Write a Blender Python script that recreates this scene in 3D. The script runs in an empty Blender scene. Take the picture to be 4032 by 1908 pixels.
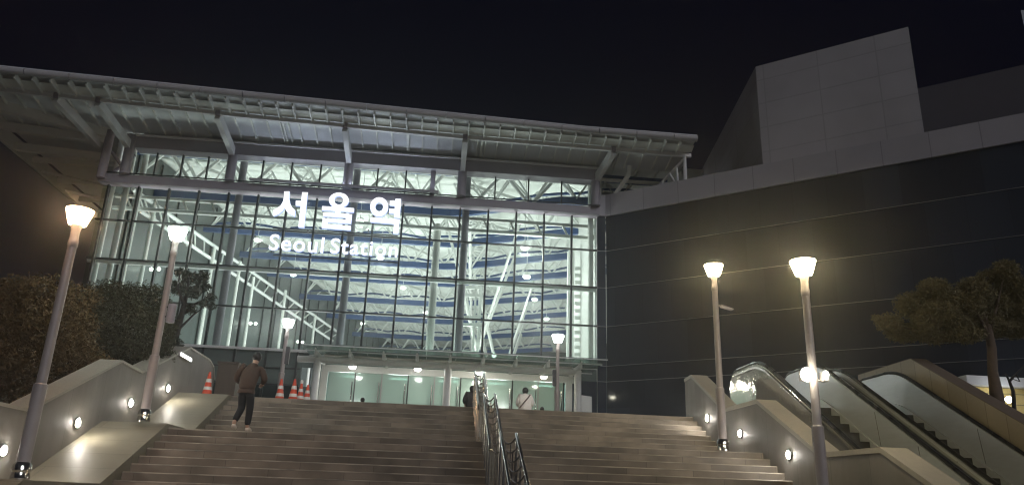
import bpy, bmesh, math, random
from mathutils import Vector, Matrix
from math import sin, cos, pi, radians, sqrt, atan2
random.seed(7)
SC = bpy.context.scene
COL = SC.collection

# ------------------------------------------------------------------ camera
F, P, RO, YA = 3036.0, radians(18.56), radians(2.02), radians(5.07)
fw = Vector((sin(YA)*cos(P), cos(YA)*cos(P), sin(P)))
r0 = Vector((cos(YA), -sin(YA), 0)); u0 = r0.cross(fw)
ri = r0*cos(RO)+u0*sin(RO); up = u0*cos(RO)-r0*sin(RO)
CP = Vector((0, 0, 1.6))
cam = bpy.data.cameras.new('camera'); cam_o = bpy.data.objects.new('camera', cam); COL.objects.link(cam_o)
M = Matrix.Identity(4)
for i in range(3):
    M[i][0], M[i][1], M[i][2], M[i][3] = ri[i], up[i], -fw[i], CP[i]
cam_o.matrix_world = M
cam.sensor_width = 36; cam.sensor_fit = 'HORIZONTAL'; cam.lens = F/4032*36; cam.clip_end = 2000; cam.clip_start = .1
SC.camera = cam_o

def ray(x, y): return ri*((x-2016)/F)+up*((954-y)/F)+fw
def aty(x, y, Y): d = ray(x, y); return CP+d*(Y/d.y)              # survey helpers: photo pixel + known plane -> metres
def atx(x, y, X): d = ray(x, y); return CP+d*(X/d.x)
def atz(x, y, Z): d = ray(x, y); return CP+d*((Z-1.6)/d.z)
def atw(x, y, o, n): d = ray(x, y); return CP+d*((o-CP).dot(n)/d.dot(n))

# ------------------------------------------------------------------ mesh builder
class MB:
    def __init__(s): s.v = []; s.f = []
    def add(s, vs, fs):
        b = len(s.v); s.v += [Vector(v) for v in vs]; s.f += [tuple(i+b for i in f) for f in fs]; return s
    def box(s, a, b):
        (x0, y0, z0), (x1, y1, z1) = a, b
        return s.add([(x0,y0,z0),(x1,y0,z0),(x1,y1,z0),(x0,y1,z0),(x0,y0,z1),(x1,y0,z1),(x1,y1,z1),(x0,y1,z1)],
                     [(0,3,2,1),(4,5,6,7),(0,1,5,4),(1,2,6,5),(2,3,7,6),(3,0,4,7)])
    def beam(s, p, q, w, h, upv=(0,0,1)):
        p, q = Vector(p), Vector(q); d = (q-p).normalized(); U = Vector(upv)
        if abs(d.dot(U)) > .98: U = Vector((0,1,0))
        a = d.cross(U).normalized()*w/2; b = a.cross(d).normalized()*h/2
        vs = [p-a-b, p+a-b, p+a+b, p-a+b, q-a-b, q+a-b, q+a+b, q-a+b]
        return s.add(vs, [(0,3,2,1),(4,5,6,7),(0,1,5,4),(1,2,6,5),(2,3,7,6),(3,0,4,7)])
    def tube(s, p, q, r, n=8, r2=None, cap=True):
        p, q = Vector(p), Vector(q); d = (q-p).normalized()
        U = Vector((0,0,1)) if abs(d.z) < .95 else Vector((1,0,0))
        a = d.cross(U).normalized(); b = a.cross(d); r2 = r if r2 is None else r2
        vs = [p+(a*cos(t)+b*sin(t))*r for t in [2*pi*i/n for i in range(n)]]+[q+(a*cos(t)+b*sin(t))*r2 for t in [2*pi*i/n for i in range(n)]]
        fs = [(i, (i+1) % n, n+(i+1) % n, n+i) for i in range(n)]
        if cap: fs += [tuple(range(n-1, -1, -1)), tuple(range(n, 2*n))]
        return s.add(vs, fs)
    def path(s, pts, r, n=8):
        pts = [Vector(p) for p in pts]; m = len(pts); vs = []; pa = None
        for i, p in enumerate(pts):
            d = (pts[min(i+1, m-1)]-pts[max(i-1, 0)]).normalized()
            if pa is None:
                U = Vector((0,0,1)) if abs(d.z) < .95 else Vector((1,0,0)); a = d.cross(U).normalized()
            else: a = (pa-d*pa.dot(d)).normalized()
            pa = a; b = d.cross(a); rr = r[i] if isinstance(r, (list, tuple)) else r
            vs += [p+(a*cos(2*pi*k/n)+b*sin(2*pi*k/n))*rr for k in range(n)]
        fs = [(i*n+k, i*n+(k+1) % n, (i+1)*n+(k+1) % n, (i+1)*n+k) for i in range(m-1) for k in range(n)]
        fs += [tuple(range(n-1, -1, -1)), tuple(range((m-1)*n, m*n))]
        return s.add(vs, fs)
    def lathe(s, prof, n=20, c=(0,0,0), cap=True):
        c = Vector(c); vs = []
        for r, z in prof: vs += [c+Vector((r*cos(2*pi*k/n), r*sin(2*pi*k/n), z)) for k in range(n)]
        m = len(prof)
        fs = [(i*n+k, i*n+(k+1) % n, (i+1)*n+(k+1) % n, (i+1)*n+k) for i in range(m-1) for k in range(n)]
        if cap: fs += [tuple(range(n-1, -1, -1)), tuple(range((m-1)*n, m*n))]
        return s.add(vs, fs)
    def ball(s, c, r, n=10, m=7, sc=(1,1,1)):
        c = Vector(c); vs = []; fs = []
        for j in range(m+1):
            t = -pi/2+pi*j/m*.998+.003
            vs += [c+Vector((r*sc[0]*cos(t)*cos(2*pi*k/n), r*sc[1]*cos(t)*sin(2*pi*k/n), r*sc[2]*sin(t))) for k in range(n)]
        fs = [(i*n+k, i*n+(k+1) % n, (i+1)*n+(k+1) % n, (i+1)*n+k) for i in range(m) for k in range(n)]
        fs += [tuple(range(n-1, -1, -1)), tuple(range(m*n, m*n+n))]
        return s.add(vs, fs)
    def prism(s, poly, ext):
        # closed polygon of 3-D points pushed along ext
        poly = [Vector(p) for p in poly]; e = Vector(ext); n = len(poly)
        return s.add(poly+[p+e for p in poly], [tuple(range(n)), tuple(range(2*n-1, n-1, -1))]+[(i, n+i, n+(i+1) % n, (i+1) % n) for i in range(n)])
    def quad(s, a, b, c, d): return s.add([a, b, c, d], [(0,1,2,3)])
    def build(s, name, m, parent=None, smooth=False, fix=True):
        o0 = ORI.get(parent.name, Vector((0,0,0))) if parent else Vector((0,0,0))
        me = bpy.data.meshes.new(name); me.from_pydata([v-o0 for v in s.v], [], s.f)
        if fix:
            bm = bmesh.new(); bm.from_mesh(me); bmesh.ops.recalc_face_normals(bm, faces=bm.faces); bm.to_mesh(me); bm.free()
        if smooth:
            me.polygons.foreach_set('use_smooth', [True]*len(me.polygons)); me.set_sharp_from_angle(angle=radians(40))
        me.materials.append(m)
        o = bpy.data.objects.new(name, me); COL.objects.link(o)
        if parent: o.parent = parent; ORI[o.name] = o0
        return o
ORI = {}
def tag(o, label=None, cat=None, group=None, kind=None):
    for k, v in (('label', label), ('category', cat), ('group', group), ('kind', kind)):
        if v: o[k] = v
    return o
def root(name, loc, label, cat, group=None):
    o = bpy.data.objects.new(name, None); COL.objects.link(o); o.location = loc; ORI[o.name] = Vector(loc)
    o.empty_display_size = .3
    return tag(o, label, cat, group)
def local_root(name, label, cat, group=None):
    o = bpy.data.objects.new(name, None); COL.objects.link(o); ORI[o.name] = Vector((0,0,0)); return tag(o, label, cat, group)
def copy_tree(o, parent=None):
    c = o.copy(); COL.objects.link(c)
    if parent: c.parent = parent
    for ch in list(o.children): copy_tree(ch, c)
    return c
def lerp(pts, x):
    if x <= pts[0][0]: a, b = pts[0], pts[1]
    else:
        for a, b in zip(pts, pts[1:]):
            if x <= b[0]: break
    return a[1]+(b[1]-a[1])*(x-a[0])/(b[0]-a[0])

# ------------------------------------------------------------------ materials
def mat(name, col, rough=.6, metal=0, var=.15, scale=3, bump=0, spec=.5, stretch=None, var2=0, scale2=.4):
    m = bpy.data.materials.new(name); m.use_nodes = True; nt = m.node_tree; N = nt.nodes; L = nt.links
    b = N['Principled BSDF']; b.inputs['Roughness'].default_value = rough; b.inputs['Metallic'].default_value = metal
    b.inputs['Specular IOR Level'].default_value = spec
    g = N.new('ShaderNodeNewGeometry'); mp = N.new('ShaderNodeMapping'); L.new(g.outputs['Position'], mp.inputs['Vector'])
    if stretch: mp.inputs['Scale'].default_value = stretch
    nz = N.new('ShaderNodeTexNoise'); nz.inputs['Scale'].default_value = scale; nz.inputs['Detail'].default_value = 5
    L.new(mp.outputs[0], nz.inputs['Vector'])
    mx = N.new('ShaderNodeMix'); mx.data_type = 'RGBA'; L.new(nz.outputs['Fac'], mx.inputs['Factor'])
    mx.inputs['A'].default_value = [c*(1-var) for c in col]+[1]; mx.inputs['B'].default_value = [min(1, c*(1+var)) for c in col]+[1]
    out = mx.outputs['Result']
    if var2:
        n2 = N.new('ShaderNodeTexNoise'); n2.inputs['Scale'].default_value = scale2; n2.inputs['Detail'].default_value = 3
        L.new(g.outputs['Position'], n2.inputs['Vector'])
        m2 = N.new('ShaderNodeMix'); m2.data_type = 'RGBA'; m2.blend_type = 'MULTIPLY'; m2.inputs['Factor'].default_value = 1
        mr = N.new('ShaderNodeMapRange'); mr.inputs[1].default_value = .35; mr.inputs[2].default_value = .65
        mr.inputs[3].default_value = 1-var2; mr.inputs[4].default_value = 1
        L.new(n2.outputs['Fac'], mr.inputs[0]); L.new(out, m2.inputs['A']); L.new(mr.outputs[0], m2.inputs['B']); out = m2.outputs['Result']
    L.new(out, b.inputs['Base Color'])
    rr = N.new('ShaderNodeMapRange'); rr.inputs[3].default_value = max(.03, rough*.85); rr.inputs[4].default_value = min(1, rough*1.15)
    L.new(nz.outputs['Fac'], rr.inputs[0]); L.new(rr.outputs[0], b.inputs['Roughness'])
    if bump:
        bp = N.new('ShaderNodeBump'); bp.inputs['Strength'].default_value = bump; bp.inputs['Distance'].default_value = .02
        L.new(nz.outputs['Fac'], bp.inputs['Height']); L.new(bp.outputs[0], b.inputs['Normal'])
    return m
def brick(m, axis_u, axis_v, w, h, mortar=.006, off=(0, 0), dark=.55, vary=.25, squash=.5):
    # stone joints and block-to-block tone laid over a plain material
    nt = m.node_tree; N = nt.nodes; L = nt.links; b = N['Principled BSDF']
    src = b.inputs['Base Color'].links[0].from_socket
    g = N.new('ShaderNodeNewGeometry')
    def dot(ax, o):
        d = N.new('ShaderNodeVectorMath'); d.operation = 'DOT_PRODUCT'; d.inputs[1].default_value = ax; L.new(g.outputs['Position'], d.inputs[0])
        a = N.new('ShaderNodeMath'); a.operation = 'ADD'; a.inputs[1].default_value = o; L.new(d.outputs['Value'], a.inputs[0]); return a.outputs[0]
    cb = N.new('ShaderNodeCombineXYZ'); L.new(dot(axis_u, off[0]), cb.inputs[0]); L.new(dot(axis_v, off[1]), cb.inputs[1])
    br = N.new('ShaderNodeTexBrick'); L.new(cb.outputs[0], br.inputs['Vector'])
    br.inputs['Scale'].default_value = 1; br.inputs['Brick Width'].default_value = w; br.inputs['Row Height'].default_value = h
    br.inputs['Mortar Size'].default_value = mortar; br.inputs['Bias'].default_value = 0; br.offset = squash
    br.inputs['Color1'].default_value = [1-vary]*3+[1]; br.inputs['Color2'].default_value = [1+vary*.4]*3+[1]; br.inputs['Mortar'].default_value = [dark]*3+[1]
    mm = N.new('ShaderNodeMix'); mm.data_type = 'RGBA'; mm.blend_type = 'MULTIPLY'; mm.inputs['Factor'].default_value = 1
    L.new(src, mm.inputs['A']); L.new(br.outputs['Color'], mm.inputs['B']); L.new(mm.outputs['Result'], b.inputs['Base Color'])
    return m
def emit(name, col, s):
    m = bpy.data.materials.new(name); m.use_nodes = True; N = m.node_tree.nodes; N.clear()
    e = N.new('ShaderNodeEmission'); e.inputs[0].default_value = list(col)+[1]; e.inputs[1].default_value = s
    o = N.new('ShaderNodeOutputMaterial'); m.node_tree.links.new(e.outputs[0], o.inputs[0]); return m
def glass(name, tint, refl=.07, rough=.02, body=None, bodyfac=0):
    m = bpy.data.materials.new(name); m.use_nodes = True; N = m.node_tree.nodes; L = m.node_tree.links; N.clear()
    t = N.new('ShaderNodeBsdfTransparent'); t.inputs[0].default_value = list(tint)+[1]
    g = N.new('ShaderNodeBsdfGlossy'); g.inputs['Roughness'].default_value = rough; g.inputs[0].default_value = (.9,.95,.95,1)
    nz = N.new('ShaderNodeTexNoise'); nz.inputs['Scale'].default_value = .7; bp = N.new('ShaderNodeBump'); bp.inputs['Strength'].default_value = .05
    L.new(nz.outputs['Fac'], bp.inputs['Height']); L.new(bp.outputs[0], g.inputs['Normal'])
    lw = N.new('ShaderNodeLayerWeight'); lw.inputs[0].default_value = .3
    ma = N.new('ShaderNodeMath'); ma.operation = 'MULTIPLY_ADD'; ma.inputs[1].default_value = .5; ma.inputs[2].default_value = refl
    L.new(lw.outputs['Fresnel'], ma.inputs[0])
    x = N.new('ShaderNodeMixShader'); o = N.new('ShaderNodeOutputMaterial'); L.new(ma.outputs[0], x.inputs[0]); L.new(g.outputs[0], x.inputs[2])
    if body:
        d = N.new('ShaderNodeBsdfDiffuse'); d.inputs[0].default_value = list(body)+[1]; y = N.new('ShaderNodeMixShader'); y.inputs[0].default_value = bodyfac
        L.new(t.outputs[0], y.inputs[1]); L.new(d.outputs[0], y.inputs[2]); L.new(y.outputs[0], x.inputs[1])
    else: L.new(t.outputs[0], x.inputs[1])
    L.new(x.outputs[0], o.inputs[0]); return m

m_step = brick(mat('stair_granite', (.27,.225,.175), .75, var=.35, scale=2.2, bump=.3, stretch=(1,1,.35), var2=.5, scale2=1.1), (1,0,0), (0,0,1), 1.35, .15, .005, (20, -2.776+15), .5, .2, .37)
m_nose = mat('step_edge_highlight', (.33,.285,.23), .7, var=.5, scale=3, stretch=(1,1,1), var2=.5, scale2=1.6)  # paler tone paints in the lamplight that the step edges catch
m_ramp = brick(mat('ramp_granite', (.27,.245,.18), .52, var=.15, scale=9, bump=.05, var2=.2, scale2=.8), (1,0,0), (0,1,0), 3, .62, .006, (20, 0), .6, .1)
m_wall = brick(mat('wall_granite', (.24,.22,.195), .62, var=.3, scale=4, var2=.3, scale2=.9, stretch=(1,1,.12)), (0,1,0), (0,0,1), 1.3, 9, .006, (0, 3), .6, .08)
m_cap = mat('wall_cap_granite', (.40,.37,.31), .5, var=.14, scale=12, var2=.2)
m_stone = brick(mat('pale_stone', (.42,.37,.29), .5, var=.1, scale=12, var2=.15), (0,1,0), (0,0,1), .62, 9, .008, (0, 3), .45, .1)
m_capd = mat('brown_cap_stone', (.16,.125,.10), .55, var=.15, scale=10)
m_white = mat('white_steel', (.72,.73,.70), .45, var=.05, scale=2)
m_offw = mat('painted_steel', (.68,.68,.68), .5, var=.08, scale=2)
m_grey = mat('grey_violet_steel', (.30,.28,.32), .5, var=.08, scale=2)
m_dark = mat('dark_mullion', (.012,.016,.016), .4, var=.1)
m_soff = mat('soffit_sheet', (.66,.68,.70), .5, var=.12, scale=1.2)
m_gut = mat('gutter_metal', (.40,.39,.40), .5, var=.1, scale=1.5)
m_ceil = mat('hall_ceiling_board', (.70,.72,.69), .8, var=.06, scale=.8)
m_truss = mat('truss_paint', (.66,.67,.65), .5, var=.06)
m_blue = mat('blue_purlin_paint', (.03,.066,.175), .45, var=.08, scale=1)
m_hwall = mat('hall_grey_panel', (.075,.09,.088), .35, var=.2, scale=1, stretch=(2,2,.2))
m_glass = glass('clear_glass', (.90,.95,.92), .02)
m_cglass = glass('canopy_glass', (.66,.78,.73), .06, .05, (.45,.55,.5), .3)
m_fglass = glass('frosted_door_glass', (.5,.65,.6), .04, .12, (.46,.62,.56), .80)
m_dglass = mat('dark_glass', (.040,.050,.074), .10, var=.25, scale=.25, spec=.35, stretch=(1,1,.4))
brick(m_dglass, (0.7837,-0.6211,0), (0,0,1), 1.52, 2.03, .012, (50, -.05), .6, .35)
m_seam = mat('bright_seam_metal', (.34,.34,.36), .4, metal=.4, var=.1)
m_panel = mat('grey_cladding', (.44,.43,.46), .6, var=.08, scale=1.2, var2=.12, scale2=.3)
WD = Vector((cos(radians(38.4)), -sin(radians(38.4)), 0)); WN = Vector((-sin(radians(38.4)), -cos(radians(38.4)), 0))
brick(m_panel, tuple(WD), (0,0,1), 2.6, 1.32, .03, (50, .2), .80, .05, 0)
m_coping = brick(mat('coping_cladding', (.37,.36,.40), .55, var=.08, scale=1.2), tuple(WD), (0,0,1), 1.9, 9, .02, (50, 3), .6, .06)
m_spand = mat('spandrel_glass', (.11,.14,.13), .25, var=.3, scale=.8, stretch=(1,1,4))
m_steel = mat('stainless_steel', (.62,.62,.60), .22, metal=1, var=.06, scale=6)
m_brush = mat('brushed_steel', (.62,.66,.71), .38, metal=.45, var=.12, scale=2.5, stretch=(1,1,6), bump=.04)
m_mirror = mat('polished_steel', (.66,.66,.63), .07, metal=1, var=.05, scale=1.1, bump=1.0)
m_mirror2 = mat('rippled_polished_steel', (.70,.70,.67), .09, metal=.8, var=.05, scale=1.1, bump=1.0)
m_rubber = mat('black_rubber', (.012,.012,.013), .28, var=.2)
m_stepb = mat('escalator_step', (.05,.05,.05), .5, var=.2, scale=20)
m_pole = mat('lamp_pole_paint', (.36,.32,.31), .4, metal=.15, var=.12, scale=5)
m_boxg = mat('junction_box_paint', (.35,.33,.33), .5)
m_boxd = mat('dark_box_paint', (.05,.05,.055), .5)
m_coner = mat('cone_orange', (.75,.085,.03), .5, var=.12, scale=8)
m_conew = mat('cone_reflective', (.8,.78,.74), .35)
m_coneb = mat('cone_base_rubber', (.10,.04,.03), .7)
m_brown = mat('brown_timber', (.10,.075,.055), .6, var=.25, scale=6, stretch=(4,4,.3))
m_bark = mat('bark', (.12,.085,.06), .9, var=.4, scale=10, bump=.5)
m_barkd = mat('dark_bark', (.035,.032,.03), .9, var=.4, scale=10, bump=.5)
def leaf(name, a, b):
    m = mat(name, a, .7, var=.1); N = m.node_tree.nodes; mx = [n for n in N if n.type == 'MIX'][0]
    nz = [n for n in N if n.type == 'TEX_NOISE'][0]; nz.inputs['Scale'].default_value = 2.2
    mx.inputs['A'].default_value = list(a)+[1]; mx.inputs['B'].default_value = list(b)+[1]
    return m
m_leaf1 = leaf('olive_needles', (.065,.040,.012), (.135,.088,.028))
m_leaf2 = leaf('dark_green_needles', (.022,.028,.012), (.06,.055,.02))
m_leaf3 = leaf('black_green_needles', (.022,.03,.02), (.05,.055,.035))
m_leaf4 = leaf('pine_needles', (.11,.095,.042), (.24,.20,.09))
m_ground = mat('plaza_paving', (.22,.20,.17), .7, var=.15, scale=4)
m_soil = mat('soil', (.05,.04,.03), .9, var=.3)
m_yellow = brick(mat('yellow_cladding', (.62,.46,.16), .5, var=.08, scale=3), (1,0,0), (0,0,1), 6, .34, .014, (0, 0), .35, .05)
m_reflect = emit('reflection_glow', (.45,.75,1), 1.6)  # emission imitates a reflection in the lower glass

# ------------------------------------------------------------------ levels of the place
R_, T_ = .15, .33
ZP = 3.976; Z2 = 2.776; Z1 = 1.576; Z0 = .076
XL, XR = -5.35, 7.04

# ground sheets (structure)
g = MB(); g.add([(-900,-900,Z0),(900,-900,Z0),(900,1500,Z0),(-900,1500,Z0)], [(0,1,2,3)]); tag(g.build('ground', m_ground), kind='structure')
g = MB(); g.box((XL, 21.6, 3.2), (XR, 24.2, ZP)); g.box((-60, 24.2, 3.2), (70, 95, ZP)); g.box((XR, 21.8, 3.2), (70, 24.2, ZP)); g.box((-7.3, 21.4, 3.2), (XL, 24.2, ZP-.004))
tag(g.build('plaza', m_ground), kind='structure')
g = MB(); g.add([(-40,9,1.0),(-7.1,9,1.6),(-7.1,24.2,4.2),(-40,24.2,4.2)], [(0,1,2,3)]); tag(g.build('planting_bed', m_soil), kind='structure')
g = MB(); g.add([(13.3,8,.6),(60,8,.6),(60,21.8,3.9),(13.3,21.8,3.9)], [(0,1,2,3)]); tag(g.build('right_bank', m_soil), kind='structure')

# staircase
st = root('staircase', (0, 12, Z0), 'wide brown granite staircase climbing to the glass entrance', 'staircase')
def flight(ytop, ztop, n, backy):
    ch = .012; pts = [(backy, ztop)]
    y, z = ytop, ztop
    for i in range(n):
        pts += [(y+ch, z), (y, z-ch), (y, z-R_)]
        z -= R_; y -= T_
    pts += [(y+T_, z-.6), (backy, z-.6)]
    m = MB(); m.prism([(XL+.001, p[0], p[1]) for p in pts], (XR-XL-.002, 0, 0))
    q = MB(); y, z = ytop, ztop
    for i in range(n): q.prism([(XL+.004, y-.004, z-.020), (XL+.004, y-.004, z-.014), (XL+.004, y+.014, z+.003), (XL+.004, y+.05, z+.003), (XL+.004, y+.05, z-.02)], (XR-XL-.008, 0, 0)); z -= R_; y -= T_
    fo = m.build('flight', m_step, st); q.build('nosing', m_nose, fo)
flight(21.04, ZP, 8, 21.6)
flight(16.52, Z2, 8, 18.72)
flight(11.8, Z1, 10, 14.2)

# left sloping cheek (ramp)
pr = [(8.3,-.3),(8.3,.2),(11.2,1.66),(13.69,1.66),(16.47,2.86),(18.2,2.86),(20.78,ZP+.006),(21.4,ZP+.006),(21.4,2),(14,-.3)]
m = MB(); m.prism([(-6.62, a, b) for a, b in pr], (1.27, 0, 0))
tag(m.build('stair_cheek', m_ramp), 'pale sloping granite ramp along the left side of the stairs', 'ramp')

# side walls
def parapet(name, X0, X1, prof, zb, label, mw, mc, lip=.02, capz=.09):
    w = root(name, (X0, prof[0][0], zb), label, 'wall')
    body = [(X0, y, z-capz) for y, z in prof]+[(X0, prof[-1][0], zb), (X0, prof[0][0], zb)]
    MB().prism(body, (X1-X0, 0, 0)).build('wall_body', mw, w)
    c = MB()
    c.prism([(X0-lip, y, z) for y, z in prof]+[(X0-lip, y, z-capz+.001) for y, z in reversed(prof)], (X1-X0+2*lip, 0, 0))
    c.build('coping', mc, w); return w
wl = parapet('parapet_wall', -7.04, -6.62, [(8,.9),(9.8,1.5),(12.2,2.78),(13.55,2.78),(16.85,4.14),(18.07,4.1),(21.1,5.22),(23.0,5.22),(23.5,5.1),(23.8,4.8)], 0,
             'grey granite wall with peaked coping at the left ramp, under the hedge', m_wall, m_cap, .02, .05)
wr = parapet('parapet_wall', 7.04, 7.46, [(7.6,.8),(9.5,1.45),(11.98,2.62),(13.97,2.64),(16.67,3.93),(18.67,3.95),(21.06,5.14),(21.66,5.11)], 0,
             'grey granite wall with stepped pale coping between the stairs and the escalators', m_wall, m_cap)
MB().box((-6.6, 23.9, ZP), (-6.02, 24.5, 5.25)).box((-6.63, 23.87, 5.25), (-5.99, 24.53, 5.31)).build('pillar', m_brown)
tag(bpy.data.objects['pillar'], 'brown panelled pillar at the end of the left wall', 'pillar')
ws = parapet('parapet_wall', 12.7, 13.15, [(9,.1),(16.0,3.61),(19.67,5.65),(22.4,5.62)], 0,
             'cream jointed stone wall with brown sloping coping right of the escalators', m_stone, m_capd, .0, .02)
MB().prism([(12.36,1.0625*y,1.6+1.0625*(z-1.6)) for y,z in [(9,-.6),(15.0,2.72),(17.9,4.36),(18.4,4.52),(19.2,4.55),(19.2,0),(9,-1)]], (.31,0,0)).build('curb', m_stone, ws)

# ------------------------------------------------------------------ step lights
LW = emit('step_light_glow', (1, .95, .86), 330)
LWp = emit('step_light_glow_violet', (1, .93, .82), 250)
def step_light(p, nx, label, me):
    t = root('step_light', p, label, 'step light', 'lights set into the stair walls')
    m = MB(); o = Vector(p)
    m.lathe([(.11,0),(.11,.02),(.085,.03)], 20); m.v = [o+Vector((v.z*nx, v.x, v.y)) for v in m.v]; m.build('rim', m_steel, t, True)
    m = MB(); m.lathe([(.08,.022),(.07,.045),(.04,.06),(.004,.065)], 16); m.v = [o+Vector((v.z*nx, v.x, v.y)) for v in m.v]; m.build('lens', me, t, True)
for (px, py), lab in (((6,1772), 'round step light in the left wall at the edge of the frame'), ((300,1663), 'bright round step light in the left wall beside the lower ramp'),
                      ((510,1585), 'round step light in the left wall just behind the second lamp post'), ((657,1527), 'round step light in the left wall next to the upper ramp')):
    step_light(atx(px, py, -6.62), 1, lab, LWp)
for (px, py), lab in (((2789,1645), 'round step light beside the top steps on the right wall'), ((2918,1705), 'round step light on the right wall by the landing'),
                      ((3110,1789), 'large bright round step light low on the right wall')):
    step_light(atx(px, py, 7.04), -1, lab, LW)

# ------------------------------------------------------------------ street lamps
def lamp(name_lab, loc, h, col, s, headw=.27, extra=None):
    t = local_root('street_lamp', name_lab, 'street lamp', 'post lamps with glowing bowl heads')
    MB().lathe([(.12,0),(.125,.04),(.11,.1),(.13,.13),(.12,.2),(.085,.24)], 20).build('base', m_mirror, t, True)
    MB().lathe([(.088,.22),(.09,1.28),(.09,1.3),(.070,1.32),(.062,h-.60)], 16).build('pole', m_pole, t, True)
    MB().box((-.1,-.012,1.0),(-.074,.012,1.3)).build('inspection_door', m_boxg, t)
    MB().lathe([(.064,h-.62),(.072,h-.60),(.072,h-.52),(.064,h-.50),(.06,h-.38),(.07,h-.30),(.09,h-.265)], 16).build('collar', m_pole, t, True)
    e = emit('lamp_glow', col, s)
    k = headw
    MB().lathe([(.09,h-.268),(k*.60,h-.255),(k*.70,h-.2),(k*.93,h-.05),(k*.96,h-.03)], 20).build('lamp_shade', e, t, True)
    MB().lathe([(k*.98,h-.028),(k*.98,h-.015),(k*.6,h+.005),(.02,h+.012)], 20).build('cap', emit('lamp_top_glow', col, s*.35), t, True)
    if extra: extra(t, h)
    t.location = loc; return t
def x_box(t, h):
    m = MB(); m.lathe([(.02,1.98),(.085,2.0),(.085,2.36),(.08,2.38),(.02,2.39)], 14, (.17,0,0)); m.build('junction_box', m_grey, t, True)
    MB().box((.04,-.02,2.1),(.1,.02,2.13)).box((.04,-.02,2.3),(.1,.02,2.33)).build('strap', m_dark, t)
def x_dark(t, h): MB().box((-.17,-.08,1.45),(-.055,.08,2.0)).build('junction_box', m_boxd, t)
def x_dark2(t, h): MB().box((.05,-.08,1.6),(.17,.08,2.15)).build('junction_box', m_boxd, t)
FL = emit('floodlight_glow', (1, .93, .72), 60)
def x_arm(t, h):
    MB().tube((.05,0,h-.95),(.3,0,h-.98),.018).build('arm', m_pole, t)
    MB().prism([(.12,-.07,h-.94),(.40,-.07,h-1.02),(.38,-.07,h-1.04),(.12,-.07,h-.98)], (0,.14,0)).build('floodlight', m_pole, t)
def x_flood(t, h):
    MB().tube((-.2,-.02,2.02),(.22,-.02,2.02),.02).build('arm', m_pole, t)
    for sx, w in ((-1, .10), (1, .07)):
        MB().box((sx*.16-w*.6,-.12,2.0),(sx*.16+w*.6,.04,2.15)).build('floodlight', m_boxg, t)
    MB().ball((-.17,-.15,2.08),.11,12,8,(1,.6,1)).build('bulb', FL, t, True)
    MB().ball((.15,-.13,2.1),.05,10,6,(1,.6,1.2)).build('bulb', FL, t, True)
p = aty(78, 1880, 11.7); p.z = 1.66
lamp('grey lamp post glowing warm white, left foreground by the hedge', p, aty(302, 822, 11.7).z-1.66, (1,.62,.34), 118, .20)
p = Vector((aty(565,1650,16.2).x, 16.2, 2.86))
lamp('grey lamp post with a drum shaped box, on the left ramp landing', p, aty(700, 899, 16.2).z-2.86, (.88,1,.9), 118, .20, x_box)
lamp('slim lamp post at the plaza edge behind the orange cones', (aty(1098,1560,25.5).x, 25.5, ZP), aty(1128,1257,25.5).z-ZP, (.97,1,.97), 120, .20, x_dark2)
lamp('slim lamp post in front of the entrance canopy on the right', (aty(2193,1600,26.5).x, 26.5, ZP), aty(2197,1318,26.5).z-ZP, (1,.97,.92), 110, .215, x_dark)
p = Vector((6.08,16.32,Z2)); lamp('lamp post with a side floodlight arm by the granite wall, on the upper landing', p, aty(2812,1042,16.32).z-Z2, (1,.82,.46), 150, .212, x_arm)
p = atx(3160,1024,5.95); lamp('tall lamp post with twin floodlights in front of the escalators', (5.95, p.y, Z1), p.z-Z1, (1,.82,.46), 150, .212, x_flood)

# ------------------------------------------------------------------ stair handrails
def handrail(ya, za, yb, zb, lab):
    H = .92; xa, xb = .985, 1.225
    t = root('handrail', (1.1, ya, za), lab, 'handrail', 'stainless steel handrails up the middle of the stairs')
    def pt(x, y, dz=0): k = (y-ya)/(yb-ya); return Vector((x, y, za+(zb-za)*k+H+dz))
    for x in (xa, xb):
        MB().path([pt(x, ya-.12, -.05), pt(x, ya-.05)]+[pt(x, ya+(yb-ya)*i/6) for i in range(7)]+[pt(x, yb+.08, -.02)], .026, 10).build('rail', m_steel, t, True)
    n = int((yb-ya)/.30)
    for i in range(n+1):
        y = ya+(yb-ya)*i/n
        pts = [pt(xa+(xb-xa)*k/8, y, -.03-.11*sin(pi*k/8)) for k in range(9)]
        MB().path(pts, .015, 6).build('cross_bar', m_steel, t, True)
        if i % 2 == 0:
            for x in (xa, xb):
                k = (y-ya)/(yb-ya); zf = za+(zb-za)*k
                MB().tube((x, y, zf-.16), (x, y, zf+H), .019, 8).build('post', m_steel, t, True)
        for q in range(2):
            k = (y-ya)/(yb-ya); zf = za+(zb-za)*k; x = xa+(xb-xa)*(.33+.34*q)
            MB().tube((x, y+.05, zf-.14), (x, y+.05, zf+H-.12), .011, 6).build('baluster', m_steel, t, True)
handrail(18.6, Z2+.06, 21.25, ZP+.08, 'ladder like steel handrail of the top flight, below the bright light')
handrail(14.15, Z1+.06, 16.6, Z2+.06, 'ladder like steel handrail of the middle flight of the stairs')
handrail(9.3, Z1-1.1, 11.85, Z1+.06, 'ladder like steel handrail of the lowest flight, cut by the bottom edge')

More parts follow.
